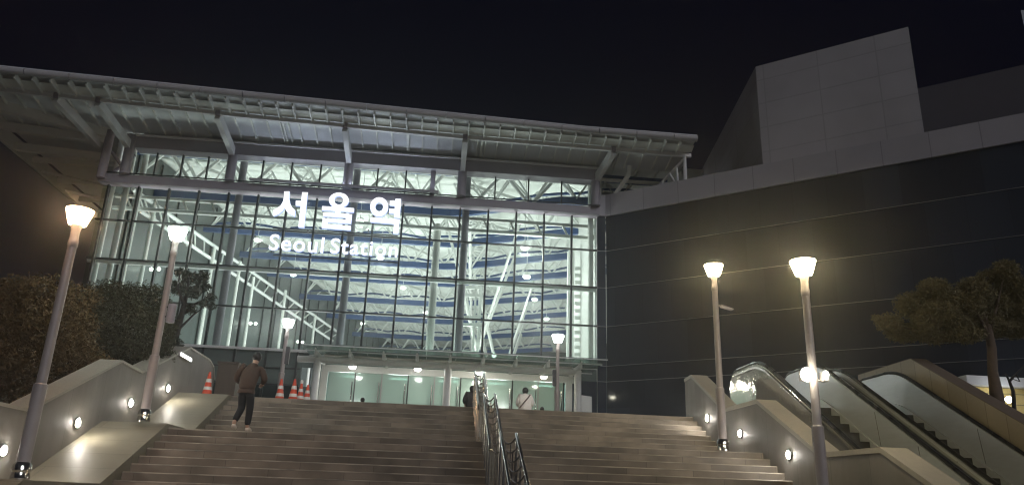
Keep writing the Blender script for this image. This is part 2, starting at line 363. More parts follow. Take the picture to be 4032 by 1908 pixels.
# ------------------------------------------------------------------ escalators
def escalator(xl, xr, lab, YK):
    t = root('escalator', ((xl+xr)/2, 16, 1), lab, 'escalator', 'escalators beside the stairs')
    ZT, YE = 5.30, YK+2.05; s = math.tan(radians(30)); YB = 8.6
    def top(y):          # smooth knee
        d = y-YK
        if d > .55: return ZT
        if d < -.55: return ZT+s*d
        return ZT-s*(.55-d)**2/2.2
    ys = [YB+(YK-.55-YB)*i/4 for i in range(5)]+[YK-.55+1.1*i/8 for i in range(1, 9)]+[YE-.4]
    for side, x in (('l', xl), ('r', xr)):
        w = .10
        up_ = [(y, top(y)-.05) for y in ys]+[(YE-.4+.52*sin(a), ZT-.57+.52*cos(a)) for a in [pi*i/10 for i in range(1, 8)]]
        outer = side == 'l' and xl < 9
        lo = [(YE+.05, ZT-1.0), (YE-.35, ZT-1.32)]+[(y, top(y)-(2.5 if outer else 1.35)) for y in reversed(ys)]
        b = MB().prism([(x, y, z) for y, z in up_+lo], (w, 0, 0)).build('balustrade', m_mirror2 if outer else m_brush, t)
        hp = [(x+w/2, y, top(y)-.005) for y in ys]+[(x+w/2, YE-.4+.57*sin(a), ZT-.575+.57*cos(a)) for a in [pi*i/10 for i in range(1, 9)]]
        MB().path(hp, .042, 8).build('handrail', m_rubber, b, True)
        e = MB()
        sx = x-.012 if outer else x+w+.001 if side == 'r' else x-.012
        for yj in [9.5+1.45*k for k in range(6)]:
            for xx in (x-.004, x+w-.002):
                e.beam((xx+.003, yj, top(yj)-.1), (xx+.003, yj-.12, top(yj)-.98), .006, .014)
        e.build('joint_strip', m_steel, b)
        d = MB()
        xo = x-(.03 if outer else .16) if side == 'l' else x+w
        if True: d.prism([(xo, y, top(y)-.42 if False else top(y)-.12) for y in ys]+[(xo, y, top(y)-.17) for y in reversed(ys)], (.029 if outer else .16, 0, 0)); d.build('decking', m_steel, t)
        i = MB(); xi = x+w+.002 if side == 'l' else x-.052
        i.prism([(xi, y, top(y)-.84) for y in ys]+[(xi, y, top(y)-1.3) for y in reversed(ys)], (.05, 0, 0)); i.build('skirt', m_brush, t)
    sp = []; y = YB
    while y < YK-.3:
        sp += [(y, top(y)-.98-.1), (y, top(y)-.98+.1)]; y += .4
    sp += [(YE+.3, ZP)]
    sp += [(YE+.3, ZP-.5), (YB, top(YB)-2.2)]
    MB().prism([(xl+.155, a, b) for a, b in sp], (xr-xl-.21, 0, 0)).build('step_band', m_stepb, t)
    fr = [(YB, top(YB)-1.36), (YK-.5, top(YK-.5)-1.36), (YE-.3, ZT-1.26), (YE-.3, 1.5), (YB, -2)]
    MB().prism([(xl-.02, a, b) for a, b in fr], (xr-xl+.14, 0, 0)).build('truss_cladding', m_brush, t)
escalator(8.25, 9.8, 'steel escalator nearest the stairs with a mirror polished outer side', 19.2)
escalator(10.6, 12.2, 'steel escalator beside the cream stone wall with black handrails', 19.65)

# ------------------------------------------------------------------ station building
YF = 38.0
bld = root('station_building', (-5, YF, ZP), 'glass fronted railway station with lit hall and wide overhanging roof', 'building')
CX = [-11.25, -5.33, .58]
XG0, XG1 = -17.5, 7.85
mx = [-17.17, -15.69, -14.2, -12.73, -11.25, -9.77, -8.29, -6.81, -5.33, -3.86, -2.38, -.9, .58, 2.06, 3.54, 5.02, 6.5]
edges = [XG0]+mx[1:]+[XG1]
ZT_ = [8.2, 10.2, 12.22, 14.24, 16.1]
for x in mx: MB().box((x-.045, YF-.16, 8.1), (x+.045, YF+.06, 16.08)).build('mullion', m_dark, bld)
for z in (10.2, 14.24): MB().box((XG0, YF-.12, z-.035), (XG1, YF+.04, z+.035)).build('transom', m_dark, bld)
MB().tube((XG0-.1, YF+.35, 12.22), (XG1, YF+.35, 12.22), .13, 12).build('wind_girder', m_offw, bld, True)
MB().box((XG0, YF-.12, 12.18), (XG1, YF+.04, 12.26)).build('transom', m_dark, bld)
MB().box((XG0+2, YF-.2, 8.1), (XG1, YF+.05, 8.22)).build('ledge', m_white, bld)
for a, b in zip(edges, edges[1:]):
    for z0, z1 in zip(ZT_, ZT_[1:]):
        MB().box((a+.02, YF-.01, z0+.04), (b-.02, YF+.002, z1-.04)).build('pane', m_glass, bld)
# band and clerestory
MB().box((XG0-.15, YF-.35, 16.16), (XG1+.1, YF+.3, 16.60)).build('band_beam', m_grey, bld)
MB().box((XG0-.15, YF-.42, 16.63), (XG1+.1, YF-.36, 16.68)).build('flashing', m_dark, bld)
MB().box((-16.1, YF-.62, 18.0), (XG1, YF+.1, 18.62)).build('roof_beam', m_grey, bld)
MB().box((-16.1, YF-.75, 18.62), (XG1, YF+.1, 18.7)).build('beam_flange', m_offw, bld)
cols = [-16.4, -11.25, -5.33, .58, 7.72]
for x in cols: MB().tube((x, YF-.42, 16.62), (x, YF-.42, 18.75), .24, 14).build('upper_column', m_grey, bld, True)
clx = []
for a, b in zip(cols, cols[1:]):
    k = 4 if b-a > 5 else 3
    for i in range(k):
        x0, x1 = a+(b-a)*i/k, a+(b-a)*(i+1)/k
        MB().box((x0+.03, YF-.01, 16.68), (x1-.03, YF+.002, 18.0)).build('clerestory_pane', m_glass, bld)
        if i: MB().box((x0-.035, YF-.12, 16.66), (x0+.035, YF+.03, 18.0)).build('clerestory_mullion', m_dark, bld)
for x in (-.95,): MB().box((x-.12, YF-.3, 16.62), (x+.12, YF-.06, 18.0)).build('upper_column', m_grey, bld)
# inner tubular columns behind the glass
for x in CX: MB().tube((x+.32, YF+.62, ZP), (x+.32, YF+.62, 19.3), .19, 14).build('column', m_grey, bld, True)
for x in (-.55,): MB().tube((x, YF+1.3, ZP), (x, YF+1.3, 15.6), .2, 12).build('column', m_white, bld, True)
for x in (-17.25, -16.55, -15.9, XG1-.22): MB().tube((x, YF+.5, ZP), (x, YF+.5, 19.3), .15, 12).build('column', m_white, bld, True)
for z, r in ((15.85, .10), (15.2, .11)): MB().tube((XG0, YF+.8, z), (XG1, YF+.8, z), r, 10).build('wind_girder', m_white, bld, True)
for i in range(18):
    x = XG0+.9+i*1.42
    MB().tube((x, YF+.78, 15.85), (x+.35, YF+.82, 15.2), .06, 6).build('girder_strut', m_white, bld)
# lower storey: dark glass left of the doors, spandrel
MB().box((-18.5, YF-.05, 6.55), (-6.6, YF+.1, 8.1)).build('spandrel', m_spand, bld)
MB().box((-18.5, YF-.02, ZP), (-6.6, YF+.02, 6.5)).build('lower_glazing', glass('lower_glass', (.35,.42,.42), .06, .03, (.05,.07,.07), .35), bld)
for x in [-17.2+1.48*i for i in range(8)]: MB().box((x-.05, YF-.14, ZP), (x+.05, YF-.055, 8.1)).build('lower_mullion', m_dark, bld)
for z in (7.3, 6.52): MB().box((-18.5, YF-.12, z-.03), (-6.6, YF-.056, z+.03)).build('lower_transom', m_dark, bld)
MB().box((-6.6, YF+.02, 7.4), (XG1, YF+.1, 8.1)).build('spandrel', m_spand, bld)
MB().box((6.5, YF-.02, ZP), (XG1, YF+.05, 7.4)).build('lower_glazing', m_dglass, bld)

MB().box((-16.1, YF+.11, 18.0), (XG1, YF+.19, 19.6)).build('upper_fascia', m_offw, bld)
# roof: curved eave in plan
EA = [(-23.6,32.9),(-20.8,33.1),(-9.6,33.74),(6.5,34.62),(12.4,34.65)]
TA = [(-23.6,34.0),(-21.4,34.2),(-9.8,35.1),(.5,35.6),(12.2,35.75)]
Ye = lambda x: lerp(EA, x)
Yt = lambda x: lerp(TA, x)
ZE, ZTU = 19.30, 19.05
xs = [-23.6+36.0*i/36 for i in range(37)]
r = MB()
for a, b in zip(xs, xs[1:]):
    A = [(a,Ye(a),ZE+.30),(a,YF-.3,18.95),(a,YF+.05,19.62),(a,62,19.62),(a,62,20.6),(a,YF-.3,19.75),(a,Ye(a),ZE+.42)]
    B = [(b,)+p[1:] for p in A]; B[0] = (b,Ye(b),ZE+.30); B[6] = (b,Ye(b),ZE+.42)
    n = len(A); base = len(r.v); r.v += [Vector(q) for q in A+B]
    r.f += [(base+i, base+(i+1) % n, base+n+(i+1) % n, base+n+i) for i in range(n)]
r.add([A_ for A_ in [(-23.6,Ye(-23.6),ZE+.30),(-23.6,YF-.3,18.95),(-23.6,YF+.05,19.62),(-23.6,62,19.62),(-23.6,62,20.6),(-23.6,YF-.3,19.75),(-23.6,Ye(-23.6),ZE+.42)]], [(0,1,2,3,4,5,6)])
r.add([A_ for A_ in [(12.4,Ye(12.4),ZE+.30),(12.4,YF-.3,18.95),(12.4,YF+.05,19.62),(12.4,62,19.62),(12.4,62,20.6),(12.4,YF-.3,19.75),(12.4,Ye(12.4),ZE+.42)]], [(0,1,2,3,4,5,6)])
roof = r.build('roof', m_soff, bld)
x = -23.6; i = 0
while x < 12.3:      # gutter lengths with open joints
    x1 = min(x+1.93, 12.4)
    q = MB()
    for a, b in ((x+.02, x1-.02),):
        pa, pb = Vector((a, Ye(a), ZE+.2)), Vector((b, Ye(b), ZE+.2))
        q.tube(pa, pb, .165, 12)
    q.build('gutter_length', m_gut, bld, True); x = x1
q = MB()
for a, b in zip(xs, xs[1:]): q.beam((a, Yt(a), ZTU), (b, Yt(b), ZTU), .16, .2)
q.build('eave_beam', m_offw, bld)
soff = lambda y, x: ZE+.30+(18.95-ZE-.30)*(y-Ye(x))/(YF-.3-Ye(x))
x = -23.3; k = 0
while x < 12.2:
    yt, ye = Yt(x), Ye(x)
    MB().beam((x, yt+.1, soff(yt, x)-.07), (x, YF-.5, soff(YF-.5, x)-.07), .07, .15).build('rib', m_white, bld)
    MB().beam((x, ye+.12, ZE+.05), (x, yt-.06, ZTU+.16), .06, .3).build('gutter_bracket', m_white, bld)
    x += .775; k += 1
for x in [-8.7,-8.55,-8.3, -2.3, 1.25, 1.45, 1.65, 8.6, 8.75]:
    MB().beam((x, Yt(x)+.1, soff(Yt(x), x)-.09), (x, YF-.5, soff(YF-.5, x)-.09), .06, .15).build('rib', m_white, bld)
q = MB()
for a, b in zip(xs, xs[1:]): q.quad((a, Yt(a)-.1, ZTU+.14), (b, Yt(b)-.1, ZTU+.14), (b, Yt(b)-.62, ZTU+.30), (a, Yt(a)-.62, ZTU+.30))
q.build('lit_shelf', m_white, bld)
for x in cols+[-17.9]:
    dx = -.9 if x < -17 else -.55 if x < -16 else -.25 if x < -10 else -.08 if x < 0 else .0 if x < 5 else .55
    MB().beam((x, YF-.42, 18.1), (x+dx, Yt(x+dx)+.02, ZTU-.12), .26, .42).build('bracket_arm', m_offw, bld)
    MB().box((x+dx-.11, Yt(x+dx)-.1, ZTU-.12), (x+dx+.11, Yt(x+dx)+.1, ZTU+.26)).build('bracket_head', m_grey, bld)
# left cantilever frame
lc = Vector((-17.45, YF-.42, 18.35))
MB().tube((-17.5, YF-.42, 16.3), (-17.5, YF-.42, 18.9), .22, 12).build('upper_column', m_grey, bld, True)
MB().beam(lc, (-23.34, YF-.5, 18.75), .3, .42).build('side_beam', m_white, bld)
MB().beam((-17.45, YF-.4, 18.75), (-23.4, 35.3, 19.05), .3, .5).build('side_beam', m_white, bld)
MB().beam(lc+Vector((0,2.2,-.1)), (-23.34, YF+2.1, 18.75), .3, .42).build('side_beam', m_white, bld)
MB().beam((-23.45, 33.6, 18.9), (-23.45, 62, 18.9), .2, .75).build('verge_beam', m_white, bld)
for yy in range(42, 62, 3): MB().beam((-17.5, yy, 18.85), (-23.36, yy, 18.85), .18, .3).build('side_beam', m_white, bld)
for yy in (43, 46, 49, 53): MB().tube((-23.3, yy, 18.6), (-17.5, yy+3, 18.35), .1, 8).build('side_brace', m_offw, bld)
for a, b in (((-17.5,38.2,16.6),(-16.4,38.4,18)), ((-17.5,38.2,18),(-16.4,38.4,16.7)), ((-18.2,40,17.2),(-16.2,40,17.4))):
    MB().tube(a, b, .09, 8).build('side_brace', m_grey, bld)
# right end frame
for a, b, rr in (((12.05,35.75,19.0),(12.05,35.75,16.6),.1), ((12.0,35.8,18.8),(10.5,37.6,17.2),.08), ((11.7,36.0,18.4),(11.75,36.0,17),.06), ((11.4,36.3,18.2),(11.9,36,17),.06), ((11.1,36.6,17.9),(11.1,36.6,16.8),.06)):
    MB().tube(a, b, rr, 8).build('end_post', m_offw, bld)
for z, y in ((18.5,38.4),(18.1,39.4),(17.6,40.4)): MB().tube((7.9, y, z), (12.2, y, z), .11, 8).build('end_rail', m_offw, bld)
MB().path([(8.6,38.0,17.0),(9.0,37.6,17.7),(9.4,37.1,18.3),(9.45,37.0,18.8)], .13, 10).build('drain_pipe', m_white, bld, True)

# hall interior
HX = lambda y: -17.2+.2016*(y-38.5)                      # left hall wall runs inwards
def hall_y(y0, x): return y0 if x < .5 else y0-(x-.5)*math.tan(radians(29))
CZ = 19.35
MB().add([(-17.4,YF+.2,CZ+.1),(14,YF+.2,CZ+.1),(20,95,CZ+.1),(-6,95,CZ+.1)], [(0,1,2,3)]).build('hall_ceiling', m_ceil, bld)
q = MB()
for x in [-16+1.25*i for i in range(26)]: q.beam((x, YF+.5, CZ+.02), (x+3.4, 92, CZ+.02), .09, .16)
q.build('ceiling_rib', m_ceil, bld)
PY = [42.0, 47.7, 52.9, 57.6, 64.2, 71.0, 79.0, 88.0]
ZB = CZ-2.05
def hp(y0, x, z, dy=0): return Vector((x, max(YF+.75, hall_y(y0, x)+dy), z))
def blue_line(y0, z, h, w, name, wave, dy=0):
    xa = max(HX(y0), -17); q = MB(); n = 24
    pts = [hp(y0, xa+(12-xa)*k/n, z+wave*abs(sin(k*pi/4)), dy) for k in range(n+1)]
    for a, b in zip(pts, pts[1:]): q.beam(a, b, w, h)
    q.build(name, m_blue, bld)
blue_line(39.4, 18.72, .4, .2, 'blue_purlin', 0)
for y0 in PY:
    blue_line(y0, ZB, .40, .26, 'blue_purlin', 0)
    blue_line(y0, ZB+.62, .13, .1, 'blue_tie', .22, .9)
    q = MB(); xa = HX(y0)+.4; x = xa; up1 = None
    while x < 11.5:
        b_ = hp(y0, x, ZB+.12); t1 = hp(y0, x+1.15, CZ-.15, .5); t2 = hp(y0, x+1.15, CZ-.15, -.5)
        for t_ in (t1, t2): q.tube(b_, t_, .06, 6, cap=False)
        if up1:
            for t_ in up1: q.tube(b_, t_, .06, 6, cap=False)
        up1 = (t1, t2); q.ball(b_, .11, 6, 4); x += 2.3
    q.build('space_truss', m_truss, bld)
    q = MB(); x = xa+.6
    while x < 11.5:
        q.tube(hp(y0, x, ZB+.9, 2.6), hp(y0, x+.9, CZ-.2, 2.9), .045, 5, cap=False); q.tube(hp(y0, x+.9, CZ-.2, 2.9), hp(y0, x+1.8, ZB+.9, 2.6), .045, 5, cap=False)
        q.tube(hp(y0, x, ZB+.9, 2.6), hp(y0, x+1.8, ZB+.9, 2.6), .05, 5, cap=False); x += 1.8
    q.build('secondary_truss', m_truss, bld)
    q = MB()
    for dx in (-14,-9,-4,1): q.beam(hp(y0, max(HX(y0)+.3, dx), CZ-.3), hp(y0, dx+4.6, CZ-.3, 5.2), .12, .18)
    q.build('ceiling_brace', m_truss, bld)
q = MB(); x = -16.6
while x < 7:       # zigzag seen through the clerestory
    for a, b in ((0,1.5),(3,1.5)): q.tube((x+a, 39.0, 16.9), (x+b, 39.35, 18.9), .09, 8, cap=False)
    x += 3.0
q.build('space_truss', m_truss, bld)
# diagonal lattice rib under the ridge
q = MB()
for k in range(15):
    y = 41.5+k*3; x = 1.2+k*.16
    q.tube((x-1.0, y, CZ-.4), (x+.1, y+1.5, CZ-2.3), .07, 6, cap=False); q.tube((x+1.4, y, CZ-.4), (x+.1, y+1.5, CZ-2.3), .07, 6, cap=False)
    q.tube((x+.1, y+1.5, CZ-2.3), (x+.2, y+4.5, CZ-2.3), .12, 8, cap=False); q.tube((x-1, y, CZ-.4), (x+1.4, y+1.2, CZ-.5), .06, 6, cap=False)
    q.tube((x-1.6, y+.5, CZ-1.2), (x+2.2, y+1, CZ-1.2), .05, 6, cap=False)
q.build('ridge_lattice', m_truss, bld)
q = MB()
for (x, y) in ((2.2, 46), (4.6, 58), (5.5, 72)):
    for dx, dy in ((-2.4,-2),(2.2,-2),(-1.6,3),(2.6,3)): q.tube((x, y, 10.0), (x+dx, y+dy, CZ-1.5), .085, 8)
    q.tube((x, y, ZP), (x, y, 9.6), .28, 12)
q.build('tree_column', m_white, bld)
# left hall wall with raking truss
def hw(px, py): 
    n = Vector((cos(math.atan(.2016)), -sin(math.atan(.2016)), 0)); return atw(px, py, Vector((-17.0, 38.5, 0)), n)
MB().add([(HX(38.6),38.6,ZP),(HX(92),92,ZP),(HX(92),92,CZ),(HX(38.6),38.6,CZ)], [(0,1,2,3)]).build('hall_side_wall', m_hwall, bld)
q = MB()
y = 40.0
while y < 90:
    q.box((HX(y)+.02, y, ZP), (HX(y)+.1, y+.08, CZ-.2)); y += 2.2
q.build('wall_fin', m_dark, bld)
u1, u2 = (hw(490,745), hw(1330,1318)); v1, v2 = (hw(520,830), hw(1290,1340))
for a, b in ((u1,u2),(v1,v2)):
    off = Vector((.45,-.1,0)); MB().tube(a+off, b+off, .11, 10).build('raking_chord', m_offw, bld, True)
q = MB()
for i in range(26):
    k = (i+.5)/26; q.tube(u1.lerp(u2, k**1.5)+Vector((.45,-.1,0)), v1.lerp(v2, k**1.5)+Vector((.45,-.1,0)), .055, 6)
q.build('raking_lattice', m_truss, bld)
for px, py in ((560,830),(800,1010),(905,1060),(960,1120),(1090,1170),(1210,1265)):
    b_ = hw(px, py); MB().tube((b_.x+.6, b_.y, ZP), (b_.x+.6, b_.y, b_.z+.6), .11, 10).build('column', m_white, bld, True)
MB().box((-8,94,ZP),(22,94.4,CZ)).build('hall_end_wall', m_hwall, bld)
MB().box((-17.3,YF+.3,ZP-.1),(24,94,ZP+.012)).build('hall_floor', mat('hall_floor_stone', (.35,.34,.31), .3, var=.1), bld)
MB().box((XG1+.02,YF+.1,ZP),(XG1+.3,47,CZ)).build('hall_side_wall', m_white, bld)
# right white lattice pier and pale panel
a = aty(2238,985,42.5); b = aty(2285,1400,42.5)
MB().box((a.x, 42.5, ZP), (a.x+.36, 42.9, a.z)).build('pier', m_white, bld)
for k in range(16): MB().box((a.x+.42, 42.5, 8.2+k*.42), (a.x+.72, 42.6, 8.4+k*.42)).build('pier_rung', m_white, bld)
MB().box((a.x+.76, 42.5, ZP), (a.x+.88, 42.9, a.z+.4)).build('pier', m_white, bld)
# lift tower frame
a = aty(1800,1125,41.2); b = aty(1895,1125,41.2)
for x in (a.x, a.x+.28, b.x-.28, b.x): MB().box((x-.055, 41.2, ZP), (x+.055, 41.34, a.z)).build('lift_post', m_white, bld)
for z in (a.z, a.z-.45, a.z-1.7, a.z-2.1, a.z-3.6): MB().box((a.x-.05, 41.21, z-.1), (b.x+.05, 41.33, z+.06)).build('lift_beam', m_white, bld)
for x in (a.x, b.x): MB().box((x-.05, 42.6, ZP), (x+.05, 42.74, a.z)).build('lift_post', m_white, bld)

# hall lamps (hanging, each its own thing)
HL = emit('hall_lamp_glow', (.95,1,.9), 14); HLB = emit('hall_lamp_bright', (1,1,.95), 45)
def hall_lamp(px, py, z, big=False):
    p = atz(px, py, z); t = root('hall_lamp', p, 'large bright white lamp hanging near the right end of the hall' if big else 'white round lamp hanging from the hall roof behind the glass', 'hanging lamp', 'lamps hanging in the station hall')
    MB().tube(p+Vector((0,0,.1)), (p.x, p.y, CZ), .02, 6).build('stem', m_white, t)
    MB().lathe([(.22,-.02),(.26,.05),(.14,.16),(.04,.2)], 14, p).build('shade', m_white, t, True)
    MB().lathe([(.02,-.14),(.15,-.1),(.2,-.015)], 14, p).build('bulb', HLB if big else HL, t, True)
    return p
HP = []
for px, py in ((1015,944),(1418,868),(1498,1014),(1155,1080),(1587,1131),(1675,1228),(1428,1272),(2105,1178),(2152,1254)): HP.append(hall_lamp(px, py, 15.9))
HP.append(hall_lamp(2066, 974, 14.6, True)); HP.append(hall_lamp(2074, 1088, 14.2, True))
MB().ball(aty(1945,1398,40.5), .13, 10, 8).build('wall_globe', HL, bld, True)
for px, py in ((576,1060),(606,1059),(971,1272),(991,1273),(1158,1344),(1178,1346)): MB().ball(hw(px,py)+Vector((.3,-.1,0)), .1, 8, 6).build('side_lamp', HL, bld, True)

# entrance canopy and doors
ent = root('entrance_porch', (0, 36, ZP), 'white tube framed glass entrance porch with frosted doors', 'porch')
YC, YD = 35.4, 37.6
cl = aty(1252,1412,YC); crx = aty(2275,1465,YC).x; zb = aty(1500,1427,YC).z
cm = aty(1768,1400,YC).x
for x in (cl.x, cm, crx): MB().tube((x, YC, ZP), (x, YC, zb+.1), .17, 14).build('column', m_white, ent, True)
MB().tube((cl.x-.9, YC, zb), (crx+.1, YC, zb), .15, 12).build('front_tube', m_white, ent, True)
zd = aty(1600,1466,YD).z
MB().box((cl.x-.1, YD-.1, zd-.12), (crx+.2, YD+.1, zd+.2)).build('door_header', m_white, ent)
for x in (cl.x+.05, cm, crx-.05): MB().box((x-.16, YD-.1, ZP), (x+.16, YD+.12, zd-.12)).build('door_post', m_white, ent)
zfe, zbe = aty(1600,1372,33.9).z, zb+.35
YFE = 33.9
gx0, gx1 = cl.x-.55, crx+1.1
for i in range(10):
    a, b = gx0+(gx1-gx0)*i/10, gx0+(gx1-gx0)*(i+1)/10
    MB().prism([(a+.01,YFE,zfe),(b-.01,YFE,zfe),(b-.01,YD,zbe),(a+.01,YD,zbe)], (0,0,.02)).build('canopy_pane', m_cglass, ent)
for k in range(4):
    y = YFE+.03+(YD-.1-YFE)*k/3; z = zfe+(zbe-zfe)*(y-YFE)/(YD-YFE)
    MB().box((gx0, y-.014, z-.05), (gx1, y+.014, z-.005)).build('canopy_purlin', m_offw, ent)
ns = 8
for i in range(ns+1):
    x = cl.x+(crx-cl.x)*i/ns
    MB().beam((x, YD, zd+.25), (x, YFE+.7, zfe-.25), .13, .22).build('canopy_arm', m_white, ent)
    MB().tube((x, YFE+.8, zfe-.3), (x, YFE+.5, zfe-.08), .04, 6).build('strut', m_white, ent)
MB().box((cl.x+.2, YC+.2, zd+.32), (crx-.2, YD-.15, zd+.36)).build('porch_ceiling', mat('porch_ceiling_board', (.33,.31,.27), .7), ent)
nd = 9; x0d, x1d = cl.x+.25, crx-.3
dx = (x1d-x0d)/nd
for i in range(nd):
    a, b = x0d+dx*i, x0d+dx*(i+1)
    if abs((a+b)/2-cm) < .1: pass
    d_ = MB().box((a+.03, YD-.01, ZP+.05), (b-.03, YD+.01, zd-.14)).build('door', m_fglass, ent)
    MB().tube((b-.12, YD-.09, ZP+.2), (b-.12, YD-.09, zd-.55), .03, 8).build('handle', m_steel, d_, True)
    MB().box((b-.03, YD-.03, ZP), (b+.03, YD+.03, zd-.12)).build('door_stile', m_boxg if i % 2 else m_dark, ent)
MB().box((cl.x, YD+1.4, ZP), (crx, YD+1.5, zd)).build('lobby_wall', mat('lobby_wall_paint', (.45,.62,.58), .6), ent)
# lobby lamps behind frosted glass: real ceiling fittings
LB = emit('lobby_light_glow', (.76,1,.92), 34)
for i in range(5):
    x = cl.x+(crx-cl.x)*(i+.5)/5
    MB().box((x-.5, YD+.5, zd-.25), (x+.5, YD+.75, zd-.2)).build('lobby_light', LB, ent)
DL = emit('porch_light_glow', (1,.98,.9), 130); DLB = emit('porch_flood_glow', (1,.96,.82), 220)
def porch_light(px, py, lab, me, rr=.17):
    p = aty(px, py, 36.0); t = root('porch_light', p, lab, 'ceiling lamp', 'lamps under the entrance canopy')
    MB().lathe([(rr*.5,.10),(rr*1.05,.06),(rr,.0)], 16, p).build('shade', m_white, t, True)
    MB().tube(p+Vector((0,0,.08)), p+Vector((0,0,.5)), .025, 6).build('stem', m_white, t)
    MB().lathe([(.02,-.1),(rr*.6,-.08),(rr*.95,-.005)], 16, p).build('bulb', me, t, True)
porch_light(1388,1443, 'round white lamp under the canopy, leftmost above the doors', DL)
porch_light(1645,1452, 'round white lamp under the canopy left of the middle column', DL)
porch_light(1890,1466, 'dazzling bright lamp under the canopy above the handrail', DLB, .21)
porch_light(2141,1482, 'round white lamp under the canopy beside the right lamp post', emit('porch_warm_glow', (1,.95,.75), 60))
# sloping white stair side right of the porch
s_ = root('side_stair', (6.4, 36.4, ZP), 'small white stair flank beside the right porch column', 'stair')
pa, pb, pc, pd = aty(2283,1553,36.5), aty(2330,1560,36.5), aty(2330,1622,36.5), aty(2283,1590,36.5)
MB().prism([pa, pb, Vector((pb.x,36.5,ZP)), Vector((pa.x,36.5,ZP+.9))], (0,.25,0)).build('flank', m_white, s_)
MB().prism([pd, Vector((pb.x,36.42,ZP+.3)), Vector((pb.x,36.42,ZP)), Vector((pa.x-.05,36.42,ZP))], (0,.06,0)).build('stringer', m_conew, s_)

# sign letters
sg = root('station_sign', (-5.5, 37.3, 14), 'glowing white station name in Korean and Latin letters', 'sign')
m_sign = emit('sign_face_glow', (.93,.95,1), 1.6); m_sedge = emit('sign_edge_glow', (.45,.58,1), 1.2)
m_sside = mat('sign_return_metal', (.7,.75,.9), .4)
SY = 37.25
def sp_(u, v): return aty(1030+.2789*u, 720+.2789*v, SY)
def sign_mesh(q):
    o = q.build('letter', m_sign, sg); o.data.materials.append(m_sedge); o.data.materials.append(m_sside)
    for p in o.data.polygons: p.material_index = 1 if abs(p.normal.y) < .5 else 0 if p.center.y+37.3 < SY+.05 else 2
def letter(polys, holes=None):
    q = MB()
    for pl in polys: q.prism([sp_(*p) for p in pl], (0,.16,0))
    if holes:
        for (cu, cv, ru, rv, hu, hv) in holes:
            n = 36; o = [sp_(cu+ru*cos(2*pi*k/n), cv+rv*sin(2*pi*k/n)) for k in range(n)]; i_ = [sp_(cu+hu*cos(2*pi*k/n), cv+hv*sin(2*pi*k/n)) for k in range(n)]
            e = Vector((0,.16,0)); vs = o+i_+[p+e for p in o]+[p+e for p in i_]; fs = []
            for k in range(n):
                l = (k+1) % n
                fs += [(k,l,n+l,n+k), (2*n+k,3*n+k,3*n+l,2*n+l), (k,2*n+k,2*n+l,l), (n+k,n+l,3*n+l,3*n+k)]
            q.add(vs, fs)
    return sign_mesh(q)
letter([[(320,118),(393,118),(391,230),(402,290),(432,345),(475,386),(470,472),(400,440),(350,395),(325,350),(295,395),(245,435),(172,466),(156,452),(160,385),(212,358),(270,315),(303,255),(315,190)],
        [(572,130),(650,132),(600,626),(518,620)], [(482,248),(562,251),(556,322),(480,318)]])
letter([[(855,325),(1305,354),(1302,412),(850,382)], [(1042,390),(1112,396),(1110,436),(1042,430)],
        [(868,414),(1275,441),(1263,574),(930,551),(930,582),(1261,606),(1255,664),(848,634),(862,494),(1188,518),(1190,490),(866,468)]], [(1090,243,140,107,63,61)])
letter([[(1890,222),(1970,226),(1950,492),(1868,486)], [(1812,247),(1892,251),(1886,322),(1808,316)], [(1802,360),(1882,365),(1876,432),(1800,426)],
        [(1538,482),(1948,512),(1930,716),(1858,712),(1868,577),(1537,549)]], [(1660,336,128,135,55,62)])
def latin(word, u0, v0, u1, v1, off):
    cu = bpy.data.curves.new('word', 'FONT'); cu.body = word; cu.size = 1; cu.extrude = .05; cu.offset = .013; cu.space_character = 1.12
    o = bpy.data.objects.new('word', cu); COL.objects.link(o)
    dg = bpy.context.evaluated_depsgraph_get(); me = bpy.data.meshes.new_from_object(o.evaluated_get(dg)); bpy.data.objects.remove(o)
    bm = bmesh.new(); bm.from_mesh(me); bmesh.ops.remove_doubles(bm, verts=bm.verts, dist=1e-5)
    # split the word into its letters by horizontal gaps between islands
    seen = set(); isl = []
    for f in bm.faces:
        if f.index in seen: continue
        st_ = [f]; seen.add(f.index); fs = []
        while st_:
            g_ = st_.pop(); fs.append(g_)
            for e in g_.edges:
                for h in e.link_faces:
                    if h.index not in seen: seen.add(h.index); st_.append(h)
        xs_ = [v.co.x for g_ in fs for v in g_.verts]; isl.append([min(xs_), max(xs_), fs])
    isl.sort(key=lambda t: t[0]); gl = []
    for a in isl:
        if gl and a[0] < gl[-1][1]-.005: gl[-1][1] = max(gl[-1][1], a[1]); gl[-1][2] += a[2]
        else: gl.append(a)
    x0, x1 = gl[0][0], gl[-1][1]; A, B = sp_(u0, v0), sp_(u1, v1); k = (B.x-A.x)/(x1-x0)
    for a in gl:
        q = MB()
        for f in a[2]:
            q.add([(A.x+(v.co.x-x0)*k, SY-(v.co.z)*1.2+.06, A.z+v.co.y*k*1.02) for v in f.verts], [tuple(range(len(f.verts)))])
        sign_mesh(q)
    bm.free()
latin('Seoul', 95, 935, 868, 965, .018)
latin('Station', 962, 982, 1915, 1030, .018)
for v in (615, 1000):
    a, b = sp_(150, v), sp_(1920, v+90)
    MB().box((a.x, SY+.17, a.z-.03), (b.x, SY+.23, a.z+.03)).build('mounting_rail', m_dark, sg)
for u in (240, 640, 1500, 1900):
    a = sp_(u, 640); MB().box((a.x-.03, SY+.17, a.z-.05), (a.x+.03, YF-.17, a.z+.01)).build('stand_off', m_dark, sg)

